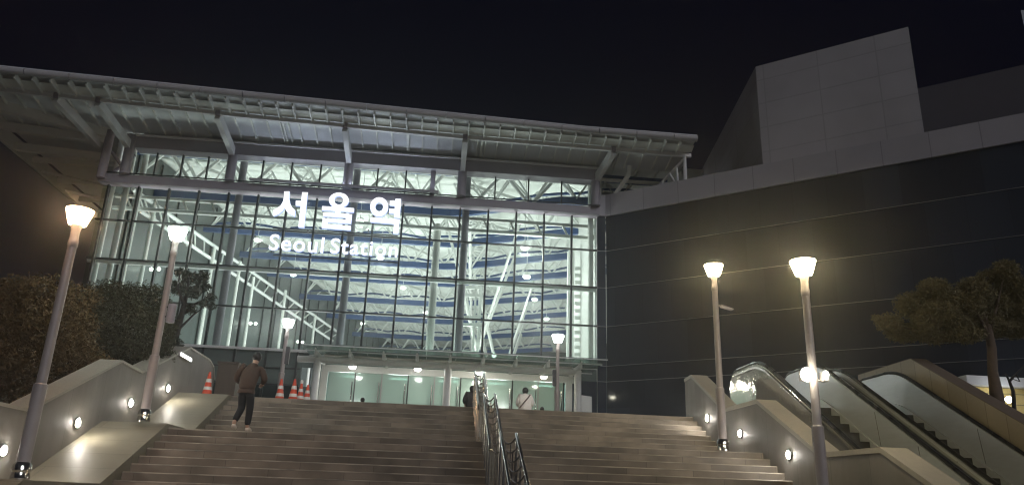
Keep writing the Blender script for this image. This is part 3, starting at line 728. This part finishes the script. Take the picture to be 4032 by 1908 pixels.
# glowing shapes added behind the lower glass to imitate a reflection in it
k_ = root('reflection_shapes', (-9, 40.5, ZP), 'blue white glow imitating a glass reflection, arch and counter behind the dark lower glass', 'reflection_copy')
pts = [aty(1018+12*0,1475,40.5)]
ap = [aty(x, y, 40.5) for x, y in ((1022,1462),(1040,1447),(1062,1440),(1085,1450),(1108,1470),(1128,1500))]
MB().path(ap, .11, 8).build('arch', m_reflect, k_, True)
a, b = aty(1020,1495,40.6), aty(1075,1508,40.6)
MB().box((a.x, 40.6, b.z), (b.x, 41.0, a.z)).build('bar', m_reflect, k_)
MB().box((a.x-.3, 40.9, ZP), (b.x+2, 41.5, b.z-.05)).build('reflection_base', m_hwall, k_)

# ------------------------------------------------------------------ dark glass building on the right
O = Vector((8.36, 38.0, 0))
ob = root('office_building', (8.36, 38, ZP), 'dark glass building with grey coping and a panelled block on top, right of the station', 'building')
def wp(s, z, off=0): q = O+WD*s+WN*off; return Vector((q.x, q.y, z))
L_ = 34
zs = [ZP, 5.6, 7.42, 8.2, 10.21, 12.25, 14.25, 16.2]
for z0, z1 in zip(zs, zs[1:]):
    q = MB(); q.prism([wp(0,z0+.01), wp(L_,z0+.01), wp(L_,z1-.01), wp(0,z1-.01)], -WN*.1)
    q.prism([(7.9,38.01,z0+.01),(8.34,38.01,z0+.01),(8.34,38.01,z1-.01),(7.9,38.01,z1-.01)], (0,.1,0)); q.build('glass_band', m_dglass, ob)
for z in zs[2:-1]:
    q = MB(); q.beam(wp(0,z,.01), wp(L_,z,.01), .05, .022); q.beam((7.88,38,z), (8.36,38,z), .05, .022); q.build('seam', m_seam, ob)
q = MB(); q.prism([wp(-.05,16.2,.1), wp(L_,16.2,.1), wp(L_,17.4,.1), wp(-.05,17.4,.1)], -WN*.5); q.prism([(7.8,37.9,16.2),(8.31,37.9,16.2),(8.31,37.9,17.4),(7.8,37.9,17.4)], (0,.4,0)); q.build('coping', m_coping, ob)
q = MB(); q.prism([wp(0,ZP,-.15), wp(L_,ZP,-.15), wp(L_,17.3,-.15), wp(0,17.3,-.15)], (6,9,0)); q.build('core', m_boxd, ob)
n_ = WN; oo = O+WN*-.45
tl, tr, br, bl_ = atw(2975,263,oo,n_), atw(3576,106,oo,n_), atw(3635,542,oo,n_), atw(2998,667,oo,n_)
zt = (tl.z+tr.z)/2; zt = tr.z
sl = (tl-O).dot(WD); sr = (tr-O).dot(WD)
q = MB()
A_ = Vector((tl.x,tl.y,16.8)); B_ = Vector((tr.x,tr.y,16.8)); back = Vector((.12,1,0))*26
q.add([A_, B_, B_+back, A_+back, (tl.x,tl.y,tl.z), (tr.x,tr.y,tr.z), Vector((tr.x,tr.y,tr.z))+back, Vector((tl.x,tl.y,tl.z))+back], [(0,3,2,1),(4,5,6,7),(0,1,5,4),(1,2,6,5),(2,3,7,6),(3,0,4,7)])
q.build('upper_block', m_panel, ob)
o2 = O+WN*-5
c1, c2 = atw(3600,352,o2,n_), atw(4200,235,o2,n_)
q = MB(); q.prism([Vector((c1.x,c1.y,16.8)), Vector((c2.x,c2.y,16.8)), Vector((c2.x,c2.y,c1.z)), Vector((c1.x,c1.y,c1.z))], -WN*6); q.build('rear_block', mat('dark_cladding', (.10,.095,.115), .6, var=.12), ob)
p = aty(2893,616,42.0)
fl = root('roof_floodlight', (p.x,42,17.0), 'small grey floodlight on a pole on the dark building roof', 'floodlight')
MB().tube((p.x,42,16.8), (p.x,42,p.z), .04, 8).build('pole', m_boxg, fl)
MB().beam(p+Vector((-.35,.1,.25)), p+Vector((.2,-.1,-.12)), .5, .4).build('lamp_head', m_offw, fl)
# tall block far right
p = aty(4019,40,90)
tb = root('tower_block', (p.x+8, 95, 0), 'pale tower block just showing at the top right corner', 'building')
MB().prism([(p.x,90,Z0),(p.x+16,90,Z0),(p.x+24,106,Z0),(p.x*106/90+2,106,Z0)], (0,0,p.z-Z0)).build('tower_wall', mat('tower_render', (.35,.38,.42), .7, var=.1), tb)
q = MB()
for k in range(14): q.box((p.x+.8, 89.95, p.z-3-k*3.6), (p.x+15, 90.02, p.z-1.6-k*3.6))
q.build('window_band', m_dglass, tb)

# yellow clad pavilion at far right
a = aty(3815,1520,23.5); b = aty(3780,1480,23.5)
yp = root('pavilion', (a.x+4, 24, 3.9), 'low pavilion with yellow board cladding behind the pine', 'building')
MB().box((a.x, 23.5, 3.2), (a.x+9, 27, a.z)).build('clad_wall', m_yellow, yp)
MB().box((b.x, 23.2, a.z+.02), (a.x+9.4, 27.2, b.z)).build('fascia', m_offw, yp)
p = aty(3972,1572,22.9)
lt = root('wall_lamp', p, 'bright white lamp on the yellow pavilion front', 'lamp')
MB().ball(p, .1, 12, 8).build('bulb', emit('pavilion_lamp_glow', (.9,.97,1), 60), lt, True)
MB().tube(p+Vector((0,.05,0)), (p.x, 23.5, p.z+.1), .03, 8).build('bracket', m_boxg, lt)

# wall fixture on left wall
p = atx(725,1404,-6.62)
wf = root('wall_light', p, 'small rectangular lit fitting high on the left wall', 'wall lamp')
MB().box((p.x, p.y-.5, p.z-.05), (p.x+.05, p.y+.5, p.z+.05)).build('housing', m_boxg, wf)
MB().box((p.x+.05, p.y-.46, p.z-.04), (p.x+.065, p.y+.46, p.z+.04)).build('diffuser', emit('fitting_glow', (.95,1,.92), 5), wf)

# ------------------------------------------------------------------ traffic cones
def cone(h=.74):
    t = local_root('traffic_cone', 'x', 'traffic cone', 'orange and white traffic cones on the plaza')
    k = h/.74
    MB().box((-.19*k,-.19*k,0),(.19*k,.19*k,.035)).build('base', m_coneb, t)
    R0 = lambda z: .155*k*(1-z/h)+.028*k*(z/h)
    MB().lathe([(R0(z), z) for z in (.035, .2, .4, .6, h)], 18).build('body', m_coner, t, True)
    for z0, z1 in ((.24, .33), (.45, .55)): MB().lathe([(R0(z0*k)+.004, z0*k), (R0(z1*k)+.004, z1*k)], 18, cap=False).build('reflective_band', m_conew, t, True)
    return t
cn = cone()
spots = [((1100,1567), 22.8, 'orange traffic cone standing by the slim lamp post, left of the row of three'), ((1153,1568), 22.8, 'tall orange traffic cone, first of the row of three by the porch'),
         ((1181,1570), 22.9, 'orange traffic cone topped by a white cap'), ((1207,1572), 23.0, 'orange traffic cone nearest the white porch column'), ((814,1548), 22.0, 'red orange traffic cone at the head of the left ramp')]
for i, ((px, py), y, lab) in enumerate(spots):
    c = cn if i == 0 else copy_tree(cn)
    c.location = (aty(px, py, y).x, y, ZP+.004); c['label'] = lab; c.rotation_euler.z = random.uniform(0, 1.5)
    s = (1, 1.02, .9, .86, .98)[i]; c.scale = (s, s, s)
    if i == 2:
        MB().lathe([(.045,.72),(.05,.78),(.04,.82),(.01,.84)], 12).build('cap', m_conew, c, True)

# ------------------------------------------------------------------ vegetation
def foliage(blobs, n, size, flat=1.0):
    q = MB(); vs = []; fs = []
    tot = sum(b[1][0]*b[1][1]*b[1][2] for b in blobs)
    for c, r3 in blobs:
        for _ in range(int(n*r3[0]*r3[1]*r3[2]/tot)+1):
            while True:
                d = Vector((random.uniform(-1,1), random.uniform(-1,1), random.uniform(-1,1)))
                if .02 < d.length < 1: break
            d = d.normalized()*(d.length**.6)
            p = Vector(c)+Vector((d.x*r3[0], d.y*r3[1], d.z*r3[2]))*random.uniform(.72, 1.22)
            a = Vector((random.gauss(0,1), random.gauss(0,1), random.gauss(0,.8))).normalized(); b = a.cross(Vector((random.gauss(0,1), random.gauss(0,1), random.gauss(0,1)))).normalized()
            s = size*random.uniform(.6, 1.4); k = len(vs)
            vs += [p-a*s, p+b*s*.28, p+a*s, p-b*s*.28]; fs.append((k,k+1,k+2,k+3))
    q.v = vs; q.f = fs; return q
def plant(name, base, blobs, lab, cat, ml, mb, n, size, limbs=True, trunk_r=.09, group=None):
    t = root(name, base, lab, cat, group); base = Vector(base)
    foliage(blobs, n, size).build('crown' if cat == 'tree' else 'foliage', ml, t, fix=False)
    top = sum((Vector(b[0]) for b in blobs), Vector())/len(blobs)
    q = MB(); mid = base.lerp(top, .55)+Vector((random.uniform(-.1,.1),0,0))
    q.path([base-Vector((0,0,.3)), base.lerp(mid,.5)+Vector((.06,0,0)), mid, top], [trunk_r*1.25, trunk_r, trunk_r*.85, trunk_r*.4], 8)
    for c, r3 in blobs:
        c = Vector(c); st_ = mid.lerp(top, random.uniform(0,.5)); q.path([st_, st_.lerp(c,.5)+Vector((0,0,-.08)), c], [trunk_r*.5, trunk_r*.35, trunk_r*.12], 6)
    q.build('trunk', mb, t, True); return t
def blob(px, py, Y, rx, rz, ry=None): c = aty(px, py, Y); k = Y/F*1.02; return (tuple(c), (rx*k, (ry or (rx+rz)/2)*k, rz*k))
B = lambda Y, L: [blob(x, y, Y+random.uniform(-.3,.3), a, b) for x, y, a, b in L]
plant('evergreen_shrub', (-8.3,17.6,3), B(17.6, [(40,1190,120,90),(170,1160,110,75),(60,1330,140,120),(230,1290,130,110),(150,1430,150,110),(280,1420,110,100),(200,1560,100,60),(120,1540,120,70),(300,1490,110,60),(400,1455,80,45),(40,1460,110,90),(320,1170,70,50),(-60,1260,120,140)]),
      'broad olive brown evergreen shrub lit warm behind the left lamp post', 'shrub', m_leaf1, m_barkd, 48000, .05, group='evergreens above the left wall')
plant('evergreen_shrub', (-7.9,19.5,3.4), B(19.6, [(430,1180,100,70),(560,1200,100,80),(400,1300,110,100),(540,1320,120,110),(470,1420,120,70),(600,1400,70,70),(360,1220,70,80),(640,1290,50,80)]),
      'dark green evergreen shrub, second from the left above the wall', 'shrub', m_leaf2, m_barkd, 42000, .048, group='evergreens above the left wall')
# gnarled dark pine with open branches
t = root('clipped_pine', tuple(aty(650,1440,21.5)), 'dark open branched pine beside the drum box lamp post', 'tree')
q = MB(); B0 = aty(650,1440,21.5)
def br_(pts, r_): q.path([aty(x, y, 21.5+dy) for x, y, dy in pts], r_, 7)
br_([(640,1450,0),(690,1330,0),(715,1240,.1),(735,1160,0),(745,1090,.1)], [.12,.10,.08,.05,.02])
br_([(715,1240,.1),(770,1195,.3),(820,1170,.2)], [.05,.035,.015]); br_([(725,1200,0),(700,1130,-.2),(710,1065,-.2)], [.05,.03,.012])
br_([(690,1330,0),(640,1290,-.2),(620,1260,-.2)], [.05,.03,.015]); br_([(735,1160,0),(790,1110,.2),(800,1075,.2)], [.04,.025,.01]); br_([(700,1300,0),(760,1240,.2),(800,1210,.3)], [.04,.025,.01])
q.build('trunk', m_barkd, t, True)
foliage([blob(x, y, 21.5+random.uniform(-.3,.3), a, b) for x, y, a, b in [(715,1075,28,20),(760,1095,38,25),(800,1085,25,18),(800,1130,34,22),(830,1170,24,18),(760,1150,34,24),(700,1130,30,30),(810,1195,28,16),(640,1300,40,40),(660,1360,50,50),(650,1230,30,40),(620,1400,50,45),(745,1215,28,20),(835,1205,16,14)]], 6500, .065).build('crown', m_leaf3, t, fix=False)
# right pine
tp = aty(3905,1340,19.0); bp_ = aty(3915,1580,19.0)
t = root('pine_tree', (bp_.x,19,bp_.z-.5), 'spreading pine with olive crown behind the cream stone wall', 'tree')
q = MB(); A1 = lambda x, y, d=0: aty(x, y, 19+d)
q.path([A1(3935,1640), A1(3925,1560), A1(3908,1460), A1(3905,1370), A1(3890,1290), A1(3850,1200)], [.2,.17,.13,.12,.1,.05], 10)
for e in ((3700,1230,.3),(3560,1290,-.2),(3620,1140,.4),(3980,1200,.2),(3950,1100,-.3),(3800,1130,-.2)):
    q.path([A1(3895,1320), A1((3895+e[0])/2, (1300+e[1])/2+15, e[2]/2), A1(*e)], [.05,.032,.01], 7)
q.build('trunk', m_bark, t, True)
foliage([blob(x, y, 19+random.uniform(-.5,.5), a, b) for x, y, a, b in [(3500,1270,55,38),(3560,1310,75,38),(3600,1200,75,55),(3640,1270,60,50),(3680,1130,65,38),(3740,1190,80,60),(3760,1270,70,35),(3830,1150,70,60),(3870,1260,70,50),(3920,1290,75,40),(3900,1200,80,60),(3890,1090,45,30),(3980,1130,70,55),(4000,1220,80,65),(3450,1250,22,16),(3990,1300,60,35),(4080,1180,70,90),(3680,1320,80,34),(3800,1315,80,36),(3700,1235,80,50),(3960,1060,55,40),(3800,1200,80,60)]], 64000, .05).build('crown', m_leaf4, t, fix=False)
t = root('bare_sapling', tuple(A1(3990,1600,1)), 'thin bare twisted sapling right of the pine trunk', 'tree')
q = MB(); q.path([A1(3995,1620,1), A1(3990,1540,1), A1(3975,1500,1), A1(4000,1470,1), A1(4040,1430,1)], [.06,.05,.04,.03,.015], 7)
q.path([A1(3975,1500,1), A1(3960,1470,1), A1(3945,1480,1)], [.035,.025,.01], 6); q.path([A1(4000,1470,1), A1(4015,1500,1), A1(3985,1490,1)], [.025,.02,.01], 6)
q.build('trunk', m_barkd, t, True)

# ------------------------------------------------------------------ people
m_skin = mat('skin', (.45,.28,.20), .6, var=.05); m_hair = mat('black_hair', (.012,.011,.011), .45)
m_jack = mat('brown_jacket', (.07,.04,.027), .75, var=.3, scale=9, bump=.3); m_trou = mat('black_trousers', (.006,.006,.009), .8, var=.2)
m_shoe = mat('pale_shoes', (.62,.54,.46), .6); m_coatw = mat('white_padded_coat', (.80,.74,.67), .8, var=.06, scale=7, bump=.25); m_coatd = mat('dark_coat', (.02,.014,.016), .8)
m_strap = mat('brown_strap', (.12,.08,.06), .6)
def skin(name, chains, m, parent, sub=2):
    # chains: list of (points, radii); shared first points join
    vs = []; es = []; rs = []; idx = {}
    for pts, rad in chains:
        pv = None
        for p_, r_ in zip(pts, rad):
            key = tuple(round(c, 4) for c in p_)
            if key not in idx: idx[key] = len(vs); vs.append(p_); rs.append(r_)
            if pv is not None and pv != idx[key]: es.append((pv, idx[key]))
            pv = idx[key]
    me = bpy.data.meshes.new(name); me.from_pydata(vs, es, []); o = bpy.data.objects.new(name, me); COL.objects.link(o)
    md = o.modifiers.new('s', 'SKIN'); md.use_smooth_shade = True
    for i, r_ in enumerate(rs):
        sv = me.skin_vertices[0].data[i]; sv.radius = (r_ if isinstance(r_, tuple) else (r_, r_)); sv.use_root = (i == 0)
    sb = o.modifiers.new('u', 'SUBSURF'); sb.levels = sub; sb.render_levels = sub
    dg = bpy.context.evaluated_depsgraph_get(); me2 = bpy.data.meshes.new_from_object(o.evaluated_get(dg)); bpy.data.objects.remove(o)
    me2.materials.clear(); me2.materials.append(m); me2.polygons.foreach_set('use_smooth', [True]*len(me2.polygons))
    o = bpy.data.objects.new(name, me2); COL.objects.link(o); o.parent = parent; return o
def hand(w, d, s):
    # five short finger chains rooted in the palm; w wrist, d direction
    w, d = Vector(w), Vector(d).normalized(); side = Vector((0,0,1)).cross(d).normalized(); up_ = d.cross(side)
    pm = w+d*.075; ch = [([tuple(w), tuple(pm)], [.026, .034])]
    for i, (o_, L) in enumerate(((-.03,.065),(-.011,.078),(.009,.074),(.028,.058))):
        a = pm+side*o_; ch.append(([tuple(pm), tuple(a+d*.02), tuple(a+d*L*.6-up_*.008), tuple(a+d*L-up_*.03)], [.034,.011,.0095,.008]))
    ch.append(([tuple(pm), tuple(w+d*.04+side*s*.045), tuple(w+d*.08+side*s*.06)], [.034,.013,.010])); return ch
def person(loc, rz, lab, kind):
    t = local_root('person', lab, 'person')
    if kind == 'walk':      # seen from behind, head bowed, mid step
        hip = (0,0,.88); ch = (0.02,.07,1.16); nk = (.035,.15,1.40); hd0 = (.045,.215,1.49); hd = (.05,.25,1.58); ht = (.05,.255,1.66)
        sl, sr = (-.17,.10,1.35), (.22,.11,1.33); el, er = (-.28,.05,1.10), (.33,.06,1.08); wl_, wr_ = (-.20,.27,1.0), (.22,.27,1.02)
        kl, kr = (-.075,.09,.50), (.115,.02,.47); al, ar = (-.13,-.13,.17), (.10,.04,.10); tl_, tr_ = (-.115,-.03,.045), (.14,.20,.04)
        jm, tm, sm = m_jack, m_trou, m_shoe
    else:
        hip = (0,0,.90); ch = (0,.01,1.18); nk = (0,.03,1.42); hd0 = (0,.05,1.50); hd = (0,.065,1.57); ht = (0,.065,1.66)
        sl, sr = (-.19,0,1.37), (.19,0,1.37); el, er = (-.27,-.01,1.10), (.27,-.01,1.10); wl_, wr_ = (-.2,.2,1.0), (.2,.2,1.0)
        kl, kr = (-.10,.02,.49), (.10,.02,.49); al, ar = (-.1,-.01,.09), (.1,-.01,.09); tl_, tr_ = (-.11,.14,.035), (.11,.14,.035)
        jm, tm, sm = (m_coatw if kind == 'white' else m_coatd), m_trou, m_shoe if kind == 'white' else m_trou
    hl, hr = (hip[0]-.09, hip[1], hip[2]-.06), (hip[0]+.09, hip[1], hip[2]-.06)
    body = [([hip, ch, nk, hd0, hd, ht], [(.13,.10),(.14,.10),.055,(.065,.07),(.078,.095),(.05,.06)]), ([ch, sl, el, wl_], [(.14,.10),.055,.042,.03]), ([ch, sr, er, wr_], [(.14,.10),.055,.042,.03]),
            ([hip, hl, kl, al, tl_], [(.13,.10),.08,.055,.04,.035]), ([hip, hr, kr, ar, tr_], [(.13,.10),.08,.055,.04,.035])]
    body += hand(wl_, Vector(wl_)-Vector(el), 1)+hand(wr_, Vector(wr_)-Vector(er), -1)
    face = Vector(hd); b = skin('body', body, m_skin, t)
    MB().ball((hd[0]-.08, hd[1]-.005, hd[2]-.01), .025, 8, 6, (.5,.8,1.3)).build('ear', m_skin, t, True); MB().ball((hd[0]+.08, hd[1]-.005, hd[2]-.01), .025, 8, 6, (.5,.8,1.3)).build('ear', m_skin, t, True)
    MB().ball((hd[0], hd[1]+.1, hd[2]-.015), .02, 8, 6, (.8,1,1.3)).build('nose', m_skin, t, True)
    for sx in (-.032, .032): MB().ball((hd[0]+sx, hd[1]+.085, hd[2]+.015), .011, 8, 6).build('eye', m_hair, t, True)
    MB().ball((hd[0], hd[1]-.022, hd[2]+.008), .103, 16, 10, (.93,1.05,1.12)).build('hair', m_hair, t, True)
    pf = 1.5 if kind == 'white' else 1.35 if kind == 'dark' else 1.0
    jl = hip[2]-.07 if kind != 'white' else hip[2]-.25
    skin('jacket', [([(hip[0],hip[1]-.01,jl), (hip[0],hip[1]-.005,hip[2]+.08), ch, (nk[0],nk[1]-.02,nk[2]-.03), (nk[0],nk[1]-.01,nk[2]+(.045 if kind == 'walk' else .085))], [(.185*pf,.135*pf),(.185*pf,.14*pf),(.19*pf,.145*pf),(.12,.105),(.085,.09)]),
                    ([ch, sl, el, (Vector(el)*.25+Vector(wl_)*.75).to_tuple()], [(.19*pf,.145*pf),.088*pf,.072*pf,.055]), ([ch, sr, er, (Vector(er)*.25+Vector(wr_)*.75).to_tuple()], [(.19*pf,.145*pf),.088*pf,.072*pf,.055])], jm, t)
    if kind == 'walk': MB().lathe([(.175,0),(.18,.03),(.172,.075)], 18, (hip[0],hip[1]-.01,jl-.03)).build('hem', m_jack, t, True)
    skin('trousers', [([(hip[0],hip[1],hip[2]+.03), hip, hl, kl, (Vector(al)*.93+Vector(kl)*.07).to_tuple()], [(.15,.125),(.15,.125),.105,.08,.066]), ([hip, hr, kr, (Vector(ar)*.93+Vector(kr)*.07).to_tuple()], [(.15,.125),.105,.08,.066])], tm, t)
    for a_, t_ in ((al, tl_), (ar, tr_)):
        a_, t_ = Vector(a_), Vector(t_); d = t_-a_
        skin('shoe', [([tuple(a_-Vector((0,.03,.03))), tuple(a_+d*.5-Vector((0,0,.02))), tuple(t_)], [.052,.05,.042])], sm, t)
    if kind == 'white':
        MB().path([(-.2,-.23,.92),(-.04,-.262,1.12),(.12,-.23,1.32),(.18,-.10,1.43)], .026, 6).build('bag_strap', m_strap, t, True)
        MB().ball((hd[0], hd[1]-.02, hd[2]+.02), .118, 16, 10, (.98,1.05,1.12)).build('knit_cap', m_hair, t, True)
    t.location = loc; t.rotation_euler.z = rz; return t
w = person((aty(950,1685,16.75).x, 16.75, Z2), radians(-4), 'person in brown jacket, black trousers and pale shoes climbing the stairs', 'walk')
person((aty(2068,1560,29.0).x, 29.0, ZP), radians(-6), 'person in white padded coat and dark cap at the top of the stairs', 'white')
person((aty(1858,1560,29.0).x, 29.0, ZP), radians(8), 'person in dark coat half hidden behind the handrail top', 'dark')
person((aty(1427,1577,34.2).x, 34.2, ZP), 0, 'person whose dark head just shows over the top step near the left doors', 'dark')
person((aty(2135,1608,34.6).x, 34.6, ZP), 0, 'person whose dark head just shows over the top step near the right doors', 'dark')

# ------------------------------------------------------------------ night air
hm = bpy.data.materials.new('night_haze'); hm.use_nodes = True; hn = hm.node_tree.nodes; hn.clear()
pv = hn.new('ShaderNodeVolumePrincipled'); pv.inputs['Color'].default_value = (.92,.92,.92,1); pv.inputs['Density'].default_value = .0028; pv.inputs['Anisotropy'].default_value = .88
ho = hn.new('ShaderNodeOutputMaterial'); hm.node_tree.links.new(pv.outputs[0], ho.inputs['Volume'])
tag(MB().box((-70,-12,-3),(75,112,45)).build('haze', hm), kind='stuff')
# ------------------------------------------------------------------ light
W = bpy.data.worlds.new('World'); SC.world = W; W.use_nodes = True; N = W.node_tree.nodes; bg = N['Background']
sk = N.new('ShaderNodeTexSky'); sk.sky_type = 'NISHITA'; sk.sun_disc = False; sk.sun_elevation = radians(-4); sk.sun_rotation = radians(200)
bg.inputs[0].default_value = (.0016,.0017,.0062,1); bg.inputs[1].default_value = .7
sun = bpy.data.lights.new('night_glow', 'SUN'); sun.energy = .75; sun.angle = radians(25); sun.color = (.93,.93,1)
so = bpy.data.objects.new('night_glow', sun); COL.objects.link(so)
so.rotation_euler = Vector((-.45, .85, -.55)).to_track_quat('-Z', 'Y').to_euler()
# lamp bodies in the hall throw their light through real point lamps at the fittings
for i, p in enumerate(HP):
    l = bpy.data.lights.new('hall_bulb', 'POINT'); l.energy = 170 if i < 9 else 300; l.color = (.96,1,.99); l.shadow_soft_size = .12
    o = bpy.data.objects.new('hall_bulb', l); COL.objects.link(o); o.location = p-Vector((0,0,.5))
for x, y in ((-13,43),(-6,43),(1,43),(-9,53),(-1,53),(6,50),(-6,65),(3,65),(-3,80),(6,78)):
    l = bpy.data.lights.new('hall_uplight', 'AREA'); l.energy = 900; l.shape = 'DISK'; l.size = 1.2; l.color = (.96,1,.98)
    o = bpy.data.objects.new('hall_uplight', l); COL.objects.link(o); o.location = (x, y, 4.3); o.rotation_euler = (pi, 0, 0)

# added fill light and hiding box over the sign, brightening the roof underside
uh = MB().box((-10.2, YF-.72, 16.66), (-.6, YF-.5, 16.74)).build('fill_light_box', m_grey, bld)
l = bpy.data.lights.new('soffit_fill_light', 'AREA'); l.energy = 85; l.shape = 'RECTANGLE'; l.size = 9.4; l.size_y = .16; l.color = (.72,.82,1)
o = bpy.data.objects.new('soffit_fill_light', l); COL.objects.link(o); o.location = (-5.4, YF-.61, 16.76); o.rotation_euler = (pi+.55, 0, 0)
vs = SC.view_settings; vs.view_transform = 'Standard'; vs.look = 'None'; vs.exposure = 0; vs.gamma = 1
SC.cycles.filter_width = 1.15; SC.cycles.use_denoising = True; SC.cycles.sample_clamp_indirect = 3; SC.cycles.sample_clamp_direct = 0
SC.cycles.max_bounces = 8; SC.cycles.transparent_max_bounces = 24; SC.cycles.diffuse_bounces = 3; SC.cycles.glossy_bounces = 3
SC.cycles.caustics_reflective = False; SC.cycles.caustics_refractive = False
